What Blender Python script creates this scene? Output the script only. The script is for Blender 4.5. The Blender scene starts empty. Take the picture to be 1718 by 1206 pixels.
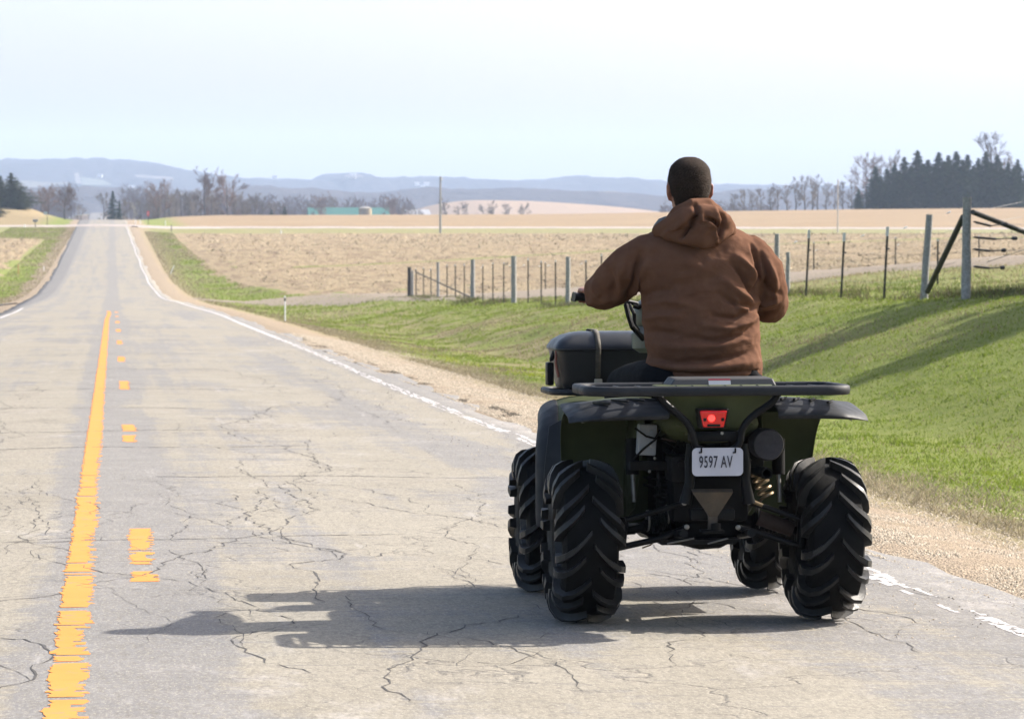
import bpy, bmesh, math, random
import numpy as np
from mathutils import Vector, Matrix, noise as mnoise
R_ = math.radians
random.seed(7); rng = np.random.default_rng(11)
scene = bpy.context.scene
COL = scene.collection

# ------------------------------------------------------------------ camera, world, sun, exposure
FPX = 5600.0; CAM_H = 1.33; YAW = R_(6.83); PITCH = R_(2.69)
cd = bpy.data.cameras.new('camera'); cam = bpy.data.objects.new('camera', cd); COL.objects.link(cam)
cd.sensor_width = 36.0; cd.lens = FPX / 1718.0 * 36.0
cd.clip_start = 0.5; cd.clip_end = 30000.0
cam.location = (0, 0, CAM_H)
cam.rotation_euler = (R_(90) - PITCH, 0, -YAW)
cd.dof.use_dof = True; cd.dof.focus_distance = 12.9; cd.dof.aperture_fstop = 13.0
scene.camera = cam

SUN = Vector((1.30, 0.46, 1.0)).normalized()
sun_el = math.asin(SUN.z); sun_az = math.atan2(SUN.x, SUN.y)
world = bpy.data.worlds.new('World'); scene.world = world; world.use_nodes = True
wn = world.node_tree; wn.nodes.clear()
wo = wn.nodes.new('ShaderNodeOutputWorld'); wb = wn.nodes.new('ShaderNodeBackground'); ws = wn.nodes.new('ShaderNodeTexSky')
ws.sky_type = 'NISHITA'; ws.sun_disc = False; ws.sun_elevation = sun_el; ws.sun_rotation = sun_az
ws.altitude = 300; ws.air_density = 0.9; ws.dust_density = 4.5; ws.ozone_density = 0.3
wb.inputs['Strength'].default_value = 0.13
wn.links.new(ws.outputs[0], wb.inputs[0]); wn.links.new(wb.outputs[0], wo.inputs[0])
sd = bpy.data.lights.new('sun', 'SUN'); sun = bpy.data.objects.new('sun', sd); COL.objects.link(sun)
sd.energy = 4.5; sd.angle = R_(0.53); sd.color = (1.0, 0.945, 0.86)
sun.rotation_euler = SUN.to_track_quat('Z', 'Y').to_euler()
scene.view_settings.view_transform = 'Standard'; scene.view_settings.look = 'None'
scene.view_settings.exposure = 1.3; scene.view_settings.gamma = 1.0
scene.cycles.use_denoising = True
scene.cycles.volume_bounces = 2
scene.cycles.max_bounces = 8

# ------------------------------------------------------------------ pixel -> world (exact camera inverse, plane at distance Y)
_F = Vector((math.sin(YAW)*math.cos(PITCH), math.cos(YAW)*math.cos(PITCH), -math.sin(PITCH)))
_R = Vector((math.cos(YAW), -math.sin(YAW), 0)); _U = _R.cross(_F)
def ray(px, py): return _F + _R*((px-859)/FPX) - _U*((py-603)/FPX)
def up(px, py, Y):
    d = ray(px, py); t = Y/d.y
    return Vector((d.x*t, Y, CAM_H + d.z*t))

# ------------------------------------------------------------------ helpers
def interp1(xs, ys, x):
    """monotone cubic (pchip-like) interpolation, numpy"""
    xs = np.asarray(xs, float); ys = np.asarray(ys, float); x = np.clip(np.asarray(x, float), xs[0], xs[-1])
    h = np.diff(xs); dl = np.diff(ys)/h
    m = np.zeros_like(ys); m[0] = dl[0]; m[-1] = dl[-1]
    for i in range(1, len(xs)-1):
        m[i] = 0 if dl[i-1]*dl[i] <= 0 else 2*dl[i-1]*dl[i]/(dl[i-1]+dl[i])
    i = np.clip(np.searchsorted(xs, x)-1, 0, len(h)-1)
    t = (x-xs[i])/h[i]; t2 = t*t; t3 = t2*t
    return (2*t3-3*t2+1)*ys[i] + (t3-2*t2+t)*h[i]*m[i] + (-2*t3+3*t2)*ys[i+1] + (t3-t2)*h[i]*m[i+1]

def hash2(ix, iy, s):
    n = (ix.astype(np.int64)*374761393 + iy.astype(np.int64)*668265263 + s*1442695041) & 0x7fffffff
    n = (n ^ (n >> 13))*1274126177 & 0x7fffffff
    return ((n ^ (n >> 16)) & 0xffff)/65535.0
def vnoise(x, y, s=0):
    x = np.asarray(x, float); y = np.asarray(y, float)
    ix = np.floor(x); iy = np.floor(y); fx = x-ix; fy = y-iy
    fx = fx*fx*(3-2*fx); fy = fy*fy*(3-2*fy)
    a = hash2(ix, iy, s); b = hash2(ix+1, iy, s); c = hash2(ix, iy+1, s); d = hash2(ix+1, iy+1, s)
    return (a*(1-fx)+b*fx)*(1-fy) + (c*(1-fx)+d*fx)*fy
def fbm(x, y, s=0, o=3):
    r = 0; a = 1; t = 0
    for k in range(o):
        r = r + a*vnoise(x*2**k, y*2**k, s+k); t += a; a *= .5
    return r/t

def tag(o, label=None, cat=None, group=None, kind=None):
    if label: o['label'] = label
    if cat: o['category'] = cat
    if group: o['group'] = group
    if kind: o['kind'] = kind
    return o
def empty(name, loc=(0,0,0), rot=(0,0,0)):
    o = bpy.data.objects.new(name, None); COL.objects.link(o); o.location = loc; o.rotation_euler = rot
    o.empty_display_size = .1
    return o

class MB:
    def __init__(s): s.v = []; s.f = []; s.m = []; s.mi = 0
    def add(s, vs, fs):
        b = len(s.v); s.v.extend([tuple(v) for v in vs]); s.f.extend([tuple(i+b for i in f) for f in fs]); s.m.extend([s.mi]*len(fs)); return s
    def box(s, c, sz, rot=None, bev=0.0, seg=2):
        bm = bmesh.new(); bmesh.ops.create_cube(bm, size=1.0)
        bmesh.ops.scale(bm, vec=sz, verts=bm.verts)
        if bev > 0: bmesh.ops.bevel(bm, geom=bm.edges[:], offset=bev, segments=seg, profile=.6, affect='EDGES')
        M = Matrix.Translation(c)
        if rot is not None: M = M @ (rot if isinstance(rot, Matrix) else Matrix.Rotation(rot[0],4,'X') @ Matrix.Rotation(rot[1],4,'Y') @ Matrix.Rotation(rot[2],4,'Z'))
        bmesh.ops.transform(bm, matrix=M, verts=bm.verts)
        bm.verts.index_update()
        s.add([v.co[:] for v in bm.verts], [[v.index for v in f.verts] for f in bm.faces]); bm.free(); return s
    def grid(s, P, closeu=False, closev=False, flip=False):
        """P[i][j] points"""
        nu = len(P); nv = len(P[0]); vs = [p for r in P for p in r]; fs = []
        for i in range(nu if closeu else nu-1):
            for j in range(nv if closev else nv-1):
                a = i*nv+j; b = i*nv+(j+1) % nv; c = ((i+1) % nu)*nv+(j+1) % nv; d = ((i+1) % nu)*nv+j
                fs.append((a, b, c, d) if not flip else (a, d, c, b))
        return s.add(vs, fs)
    def tube(s, pts, r, n=8, cap=True):
        pts = [Vector(p) for p in pts]; k = len(pts)
        rs = r if isinstance(r, (list, tuple)) else [r]*k
        rings = []; prev = None
        for i in range(k):
            t = (pts[min(i+1, k-1)] - pts[max(i-1, 0)]); t = t.normalized() if t.length > 1e-9 else Vector((0,0,1))
            if prev is None:
                a = Vector((0,0,1)) if abs(t.z) < .9 else Vector((1,0,0)); u = t.cross(a).normalized()
            else: u = (prev - t*prev.dot(t)); u = u.normalized() if u.length > 1e-6 else t.orthogonal().normalized()
            prev = u; w = t.cross(u); ri = rs[i]
            rx, ry = ri if isinstance(ri, (tuple, list)) else (ri, ri)
            rings.append([pts[i] + u*math.cos(2*math.pi*j/n)*rx + w*math.sin(2*math.pi*j/n)*ry for j in range(n)])
        b = len(s.v); s.grid(rings, closev=True)
        if cap:
            s.f.append(tuple(b+j for j in range(n))[::-1]); s.f.append(tuple(b+(k-1)*n+j for j in range(n))); s.m.extend([s.mi]*2)
        return s
    def lathe(s, prof, c=(0,0,0), axis='X', n=48, close=False):
        """prof: (a, r) a along axis"""
        rings = []
        for k in range(n):
            th = 2*math.pi*k/n; cs, sn = math.cos(th), math.sin(th)
            if axis == 'X': rings.append([(c[0]+a, c[1]+r*cs, c[2]+r*sn) for a, r in prof])
            elif axis == 'Y': rings.append([(c[0]+r*cs, c[1]+a, c[2]+r*sn) for a, r in prof])
            else: rings.append([(c[0]+r*cs, c[1]+r*sn, c[2]+a) for a, r in prof])
        return s.grid(rings, closeu=True, closev=close)
    def build(s, name, mats, parent=None, smooth=True, ang=38, mods=None):
        me = bpy.data.meshes.new(name); me.from_pydata(s.v, [], s.f)
        if not isinstance(mats, (list, tuple)): mats = [mats]
        for m in mats: me.materials.append(m)
        if len(mats) > 1: me.polygons.foreach_set('material_index', s.m)
        if smooth:
            me.shade_smooth()
            if ang < 180: me.set_sharp_from_angle(angle=R_(ang))
        me.update()
        o = bpy.data.objects.new(name, me); COL.objects.link(o)
        if parent is not None: o.parent = parent
        return o
def fixn(o):
    bm = bmesh.new(); bm.from_mesh(o.data); bmesh.ops.remove_doubles(bm, verts=bm.verts, dist=1e-5); bmesh.ops.recalc_face_normals(bm, faces=bm.faces); bm.to_mesh(o.data); bm.free(); return o
def solid(o, t, off=-1):
    m = o.modifiers.new('solid', 'SOLIDIFY'); m.thickness = t; m.offset = off; return o
def subs(o, n=1):
    m = o.modifiers.new('sub', 'SUBSURF'); m.levels = n; m.render_levels = n; return o
def np_mesh(name, V, F, mat, parent=None, colors=None, smooth=False):
    """V (n,3) F (m,k) arrays"""
    V = np.asarray(V, np.float32); F = np.asarray(F, np.int32); k = F.shape[1]
    me = bpy.data.meshes.new(name); me.vertices.add(len(V)); me.vertices.foreach_set('co', V.ravel())
    me.loops.add(F.size); me.loops.foreach_set('vertex_index', F.ravel())
    me.polygons.add(len(F)); me.polygons.foreach_set('loop_start', np.arange(0, F.size, k, dtype=np.int32))
    me.polygons.foreach_set('loop_total', np.full(len(F), k, np.int32))
    if smooth: me.polygons.foreach_set('use_smooth', np.ones(len(F), bool))
    me.update(calc_edges=True)
    if colors is not None:
        at = me.color_attributes.new('tint', 'FLOAT_COLOR', 'POINT')
        c = np.ones((len(V), 4), np.float32); c[:, :3] = colors; at.data.foreach_set('color', c.ravel())
    for m in (mat if isinstance(mat, (list, tuple)) else [mat]): me.materials.append(m)
    o = bpy.data.objects.new(name, me); COL.objects.link(o)
    if parent is not None: o.parent = parent
    return o

# ------------------------------------------------------------------ materials
class NT:
    def __init__(s, name):
        s.m = bpy.data.materials.new(name); s.m.use_nodes = True; s.t = s.m.node_tree; s.t.nodes.clear()
        s.out = s.t.nodes.new('ShaderNodeOutputMaterial'); s.b = s.t.nodes.new('ShaderNodeBsdfPrincipled')
        s.t.links.new(s.b.outputs[0], s.out.inputs[0]); s._c = None
    def n(s, typ, **kw):
        nd = s.t.nodes.new(typ)
        for k, v in kw.items(): setattr(nd, k, v)
        return nd
    def l(s, a, b): s.t.links.new(a, b)
    def co(s):
        if s._c is None: s._c = s.n('ShaderNodeTexCoord').outputs['Object']
        return s._c
    def mapped(s, sc=(1,1,1), loc=(0,0,0), rot=(0,0,0)):
        m = s.n('ShaderNodeMapping'); m.inputs['Scale'].default_value = sc; m.inputs['Location'].default_value = loc; m.inputs['Rotation'].default_value = rot
        s.l(s.co(), m.inputs[0]); return m.outputs[0]
    def noise(s, scale, detail=4, rough=.55, vec=None, dist=0):
        nd = s.n('ShaderNodeTexNoise'); nd.inputs['Scale'].default_value = scale; nd.inputs['Detail'].default_value = detail
        nd.inputs['Roughness'].default_value = rough; nd.inputs['Distortion'].default_value = dist
        s.l(vec if vec is not None else s.co(), nd.inputs['Vector']); return nd.outputs['Fac']
    def ramp(s, fac, stops):
        r = s.n('ShaderNodeValToRGB'); cr = r.color_ramp
        while len(cr.elements) < len(stops): cr.elements.new(.5)
        for e, (p, c) in zip(cr.elements, stops):
            e.position = p; e.color = (c, c, c, 1) if isinstance(c, (int, float)) else (*c, 1)
        s.l(fac, r.inputs[0]); return r.outputs[0]
    def mix(s, fac, a, b, mode='MIX'):
        m = s.n('ShaderNodeMix', data_type='RGBA', blend_type=mode); m.clamp_factor = True
        for sock, val in ((m.inputs[0], fac), (m.inputs[6], a), (m.inputs[7], b)):
            if isinstance(val, (int, float)): sock.default_value = val
            elif isinstance(val, tuple): sock.default_value = (*val, 1)
            else: s.l(val, sock)
        return m.outputs[2]
    def math(s, op, a, b=None, c=None):
        m = s.n('ShaderNodeMath', operation=op)
        for i, val in enumerate((a, b, c)):
            if val is None: continue
            if isinstance(val, (int, float)): m.inputs[i].default_value = val
            else: s.l(val, m.inputs[i])
        return m.outputs[0]
    def bump(s, h, strength=.3, dist=.01, prev=None):
        b = s.n('ShaderNodeBump'); b.inputs['Strength'].default_value = strength; b.inputs['Distance'].default_value = dist
        s.l(h, b.inputs['Height'])
        if prev is not None: s.l(prev, b.inputs['Normal'])
        return b.outputs[0]
    def set(s, col=None, rough=None, metal=None, normal=None, spec=None):
        for k, v in (('Base Color', col), ('Roughness', rough), ('Metallic', metal), ('Normal', normal), ('Specular IOR Level', spec)):
            if v is None: continue
            i = s.b.inputs[k]
            if isinstance(v, (int, float)): i.default_value = v
            elif isinstance(v, tuple): i.default_value = (*v, 1)
            else: s.l(v, i)
        return s.m
def simple(name, col, rough=.6, metal=0, var=.25, scale=8, bump=0, bscale=60, bdist=.004, spec=.5, dirt=None):
    t = NT(name); a = tuple(c*(1-var) for c in col); b = tuple(min(1, c*(1+var)) for c in col)
    c = t.ramp(t.noise(scale, 5, .6), [(.3, a), (.7, b)])
    if dirt: c = t.mix(t.ramp(t.noise(scale*.45, 6, .7), [(dirt[1], 0.0), (dirt[1]+.2, dirt[2])]), c, dirt[0])
    r = t.ramp(t.noise(scale*2.3, 3), [(.3, max(0, rough-.1)), (.7, min(1, rough+.1))])
    nrm = t.bump(t.noise(bscale, 3), bump, bdist) if bump else None
    return t.set(c, r, metal, nrm, spec)
def tinted(name, rough=.8, trans=0.0, mul=1.0):
    """colour comes from the per-blade 'tint' attribute"""
    t = NT(name); a = t.n('ShaderNodeAttribute'); a.attribute_name = 'tint'
    t.set(a.outputs['Color'], rough, 0, None, .25)
    if trans > 0:
        tr = t.n('ShaderNodeBsdfTranslucent'); t.l(a.outputs['Color'], tr.inputs[0])
        mx = t.n('ShaderNodeMixShader'); mx.inputs[0].default_value = trans
        t.l(t.b.outputs[0], mx.inputs[1]); t.l(tr.outputs[0], mx.inputs[2]); t.l(mx.outputs[0], t.out.inputs[0])
    return t.m
# ------------------------------------------------------------------ terrain height
RY = [-80, 0, 60, 88, 120, 150, 179, 205, 239, 313, 431, 552, 600, 650, 800, 1100, 1400, 1560, 1700, 2500, 12000]
RZ = [1.67, 0, -1.254, -1.80, -2.50, -3.13, -3.74, -4.1, -4.2, -3.7, -2.5, -1.50, -1.8, -2.7, -6, -9, -5, -3.4, -6, -15, -15]
def road_z(Y): return interp1(RY, RZ, Y)
RXC_Y = [-80, 110, 150, 180, 313, 552, 1560, 12000]; RXC_X = [0, 0, -.35, -.65, -1.0, -1.5, -6, -6]
def road_x(Y): return interp1(RXC_Y, RXC_X, Y)
XS = [-3000, -400, -120, -40, -15, -9, -6.5, -5, -3.7, 0, 3.7, 5, 6.5, 8.5, 11, 13.5, 18, 24, 40, 80, 140, 400, 3000]
TAB = {
 -80: [0, 0, 0, 0, -.1, -.3, -.45, -.25, -.05, 0, -.05, -.22, -.38, -.5, .2, .85, 1.1, 1.4, 1.7, 2, 2, 3, 3],
 20:  [0, 0, 0, 0, -.1, -.3, -.45, -.25, -.05, 0, -.05, -.22, -.38, -.5, .2, .9, 1.15, 1.4, 1.7, 2, 2, 3, 3],
 50:  [0, 0, 0, 0, -.1, -.3, -.45, -.25, -.05, 0, -.05, -.22, -.38, -.45, .25, .93, 1.15, 1.35, 1.7, 2, 2.4, 3, 3],
 67:  [1, 1, .3, .1, 0, -.3, -.45, -.25, -.05, 0, -.05, -.22, -.40, -.55, .12, .78, 1.0, 1.3, 1.9, 2.3, 2.5, 3, 3],
 88:  [1, 1, .4, .1, 0, -.3, -.45, -.25, -.05, 0, -.05, -.22, -.42, -.6, -.1, .40, .9, 1.6, 2.0, 2.4, 2.6, 3, 3],
 102: [1, 1, .5, .1, 0, -.3, -.45, -.25, -.05, 0, -.05, -.20, -.42, -.6, -.25, .18, .6, 1.35, 2.1, 2.5, 2.7, 3, 3],
 132: [1, 1, .5, .2, .1, -.2, -.3, -.2, -.05, 0, -.05, -.2, -.40, -.55, -.3, .05, .5, 1.0, 2.2, 2.8, 3, 3.5, 3],
 165: [2, 1.5, 1.0, .6, .2, 0, -.2, -.15, -.05, 0, -.05, -.2, -.35, -.5, -.35, 0, .15, .6, 2.0, 3, 3.2, 4, 4],
 220: [3, 2, 1.5, 1, .5, .1, -.2, -.15, -.05, 0, -.05, -.15, -.3, -.3, 0, .15, .35, .55, 1.7, 3.0, 3.4, 4, 4],
 300: [1, .8, .8, .6, .4, .2, 0, -.1, -.05, 0, -.05, -.1, -.15, 0, .25, .35, .45, .65, 1.2, 2.1, 2.3, 2.3, 2.3],
 430: [0, 0, 0, 0, 0, -.1, -.15, -.1, -.04, 0, -.04, -.08, -.15, -.2, -.22, -.24, -.25, -.25, -.25, -.3, -.5, -1, -1],
 480: [-.3, -.3, -.2, -.15, -.1, -.1, -.1, -.08, -.04, 0, -.04, -.08, -.15, -.25, -.3, -.32, -.33, -.33, -.35, -.42, -.6, -1.2, -1.2],
 552: [.5, .5, .5, .4, .2, .1, 0, -.05, -.04, 0, -.04, -.1, -.15, -.2, -.3, -.4, -.45, -.5, -.5, -.45, -.3, .4, .4],
 600: [3, 3, 3, 3, 2.5, .8, .2, 0, -.04, 0, -.04, 0, 0, .1, .25, .35, .4, .45, .5, .6, 1.0, 2.2, 2.2],
 650: [3, 3, 3, 3, 2.5, .8, .2, 0, -.04, 0, -.04, 0, .1, .4, .9, 1.2, 1.4, 1.55, 1.6, 1.7, 2.6, 4.2, 4.2],
 750: [2, 2, 2, 2, 2, .8, .2, 0, -.04, 0, -.04, 0, .1, .4, .8, 1.2, 1.4, 1.55, 1.6, 2.2, 4.0, 6, 6],
 900: [0, 0, 0, 0, 0, 0, 0, 0, -.04, 0, -.04, 0, 0, 0, 0, 0, 0, 0, .3, 1.0, 3, 7, 5],
 1560: [-8, -8, -7, -5, -2, -.5, -.1, 0, 0, 0, 0, 0, 0, -.5, -1, -1.5, -2, -3, -5, -7, -8, -8, -8],
 2600: [0]*23, 12000: [0]*23}
TY = sorted(TAB); TM = np.array([TAB[y] for y in TY], float)
CROSS_Y = 480.0
def lane_c(X): return interp1([8, 12.5, 18, 22, 25, 30, 60, 200], [185, 176, 132, 96, 80, 66, 40, 20], X)   # farm lane centreline, Y as a function of X
def height(X, Y, bumps=True):
    X = np.atleast_1d(np.asarray(X, float)); Y = np.atleast_1d(np.asarray(Y, float))
    shp = X.shape; X = X.ravel(); Y = Y.ravel()
    xr = X - road_x(Y)
    cols = np.stack([interp1(XS, TM[i], xr) for i in range(len(TY))])      # (nY, n)
    Yc = np.clip(Y, TY[0], TY[-1]); ty = np.array(TY, float)
    i = np.clip(np.searchsorted(ty, Yc)-1, 0, len(ty)-2)
    t = (Yc-ty[i])/(ty[i+1]-ty[i]); t = t*t*(3-2*t)*.55 + t*.45
    n = np.arange(len(X))
    z = road_z(Y) + cols[i, n]*(1-t) + cols[i+1, n]*t
    if bumps:
        off = np.clip((np.abs(xr)-4.8)/3, 0, 1)
        amp = off*np.where(Y < 200, 1, .5)
        z = z + amp*((fbm(X/2.2, Y/4.0, 3, 3)-.5)*.22 + (fbm(X/.5, Y/.6, 9, 2)-.5)*.06)
        # rougher, hummocky ditch bank
        bank = np.exp(-((xr-10)/2.6)**2)*np.clip((Y-48)/15, 0, 1)*np.clip((150-Y)/30, 0, 1)
        z = z + bank*(fbm(X/1.1, Y/2.6, 21, 3)-.5)*.34
        far = np.clip((Y-700)/600, 0, 1)
        z = z + far*(fbm(X/160, Y/160, 5, 3)-.5)*6
    return z.reshape(shp)
def hz(x, y): return float(height(x, y)[0])

# stubble field outline (east of the road)
def field_x0(Y): return interp1([150, 185, 211, 246, 300, 380, 440], [14.5, 12.2, 9.8, 8.6, 8.0, 7.7, 7.8], Y)

# ---- materials of the ground
def ground_material():
    t = NT('grass_ground'); sep = t.n('ShaderNodeSeparateXYZ'); t.l(t.co(), sep.inputs[0]); X, Y = sep.outputs[0], sep.outputs[1]
    n1 = t.noise(.35, 6, .6); n2 = t.noise(3.0, 6, .65); n3 = t.noise(30, 4, .7)
    green = t.ramp(n2, [(.3, (.10, .145, .020)), (.55, (.145, .19, .030)), (.75, (.19, .215, .05))])
    green = t.mix(t.ramp(n3, [(.35, 0.0), (.75, .45)]), green, (.26, .23, .11))
    dry = t.ramp(n3, [(.3, (.15, .115, .065)), (.7, (.32, .26, .16))])
    # dry patches grow on the far bank of the ditch (45 < Y < 160)
    bank = t.math('MULTIPLY', t.ramp(t.math('MULTIPLY', Y, 1/200.), [(.22, 0.0), (.36, 1.0), (.8, .8), (1.0, .25)]), t.ramp(t.math('MULTIPLY', X, 1/20.), [(.28, 0.0), (.4, 1.0), (.62, .9), (.75, .15)]))
    drym = t.math('MULTIPLY', t.ramp(t.math('ADD', t.math('MULTIPLY', n1, .6), t.math('MULTIPLY', n2, .4)), [(.42, 0.0), (.56, 1.0)]), t.math('ADD', t.math('MULTIPLY', bank, .75), .10))
    c = t.mix(drym, green, dry)
    # edge of the gravel: dry mown grass beside the shoulder
    ax = t.math('ABSOLUTE', X); far_in = t.math('MINIMUM', t.math('MAXIMUM', t.math('MULTIPLY', t.math('SUBTRACT', Y, 120), .008), 0.0), .9)
    e = t.math('ADD', t.math('ADD', ax, far_in), t.math('MULTIPLY', t.math('SUBTRACT', n2, .5), 1.8))
    edge = t.ramp(t.math('MULTIPLY', e, .1), [(.50, 1.0), (.64, .0)])
    grav = t.ramp(t.noise(60, 4, .8), [(.3, (.17, .13, .085)), (.7, (.43, .34, .24))])
    c = t.mix(edge, c, t.mix(.6, dry, grav))
    psd = t.math('MULTIPLY', t.ramp(t.math('MULTIPLY', X, .02), [(.29, 0.0), (.34, .75)]), t.ramp(n2, [(.35, .5), (.6, 1.0)]))
    c = t.mix(t.math('MULTIPLY', psd, t.ramp(t.noise(1.0, 4, .6, t.mapped((.25, .12, 1))), [(.4, .25), (.6, 1.0)])), c, (.24, .22, .11))
    # beyond the cross road: tilled field; far valley: brown woods and pasture
    far = t.ramp(t.math('MULTIPLY', Y, 1/1000.), [(.486, 0.0), (.488, 1.0)])
    till = t.ramp(t.noise(.05, 6, .6), [(.3, (.235, .170, .100)), (.7, (.28, .210, .128))])
    till = t.mix(t.ramp(t.noise(1.5, 5, .7, t.mapped((.15, 2.5, 1))), [(.35, 0.0), (.7, .5)]), till, (.21, .14, .09))
    side = t.ramp(t.math('MULTIPLY', ax, .01), [(.085, 0.0), (.12, 1.0)])
    lft = t.ramp(t.math('ADD', t.math('MULTIPLY', X, .001), .5), [(.49, .85), (.5, 1.0)])
    c = t.mix(t.math('MULTIPLY', t.math('MULTIPLY', far, side), lft), c, till)
    vf = t.ramp(t.math('MULTIPLY', Y, 1/4000.), [(.21, 0.0), (.25, 1.0)])
    val = t.ramp(t.noise(.004, 5, .6), [(.35, (.09, .065, .05)), (.55, (.13, .10, .075)), (.62, (.28, .26, .14)), (.75, (.34, .27, .18))])
    vg = t.ramp(t.math('MULTIPLY', Y, 1/1000.), [(.26, 0.0), (.38, .55), (.486, .6), (.488, 0.0)])
    c = t.mix(t.math('MULTIPLY', vg, t.ramp(n2, [(.3, .4), (.6, 1.0)])), c, (.24, .20, .12))
    c = t.mix(vf, c, val)
    return t.set(c, .95, 0, t.bump(t.math('ADD', n3, n2), .9, .05), .1)
M_ground = ground_material()
def field_material():
    t = NT('corn_stubble'); w = t.mapped((1, .12, 1), rot=(0, 0, R_(-14)))
    a = t.noise(1.1, 6, .7, w); b = t.noise(5.5, 5, .75); c0 = t.noise(.08, 3)
    c = t.ramp(b, [(.28, (.155, .112, .068)), (.5, (.285, .222, .138)), (.72, (.41, .34, .22))])
    c = t.mix(t.ramp(a, [(.38, .8), (.54, 0.0)]), c, (.135, .095, .062))
    c = t.mix(t.ramp(c0, [(.35, 0.0), (.7, .35)]), c, (.28, .205, .125))
    return t.set(c, .95, 0, t.bump(b, 1.0, .12), .1)
M_field = field_material()
def gravel_material(name, lo, hi, sc=70, tint=None):
    t = NT(name); v = t.n('ShaderNodeTexVoronoi'); v.inputs['Scale'].default_value = sc; t.l(t.co(), v.inputs[0])
    c = t.ramp(v.outputs['Color'], [(.15, lo), (.85, hi)])
    c = t.mix(t.ramp(t.noise(.9, 6, .65), [(.35, 0.0), (.7, .55)]), c, tuple(x*.72 for x in hi))
    if tint: c = t.mix(t.ramp(t.noise(2.2, 6, .7), [(.56, 0.0), (.68, .8)]), c, tint)
    return t.set(c, .95, 0, t.bump(v.outputs['Distance'], 1.0, .012), .15)
M_gravel = gravel_material('shoulder_gravel', (.14, .11, .078), (.36, .285, .205), tint=(.19, .15, .09))
M_lane = gravel_material('lane_gravel', (.185, .15, .115), (.25, .205, .155), 6)
M_cross = gravel_material('cross_road_gravel', (.29, .25, .225), (.38, .33, .30), 3)

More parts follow.
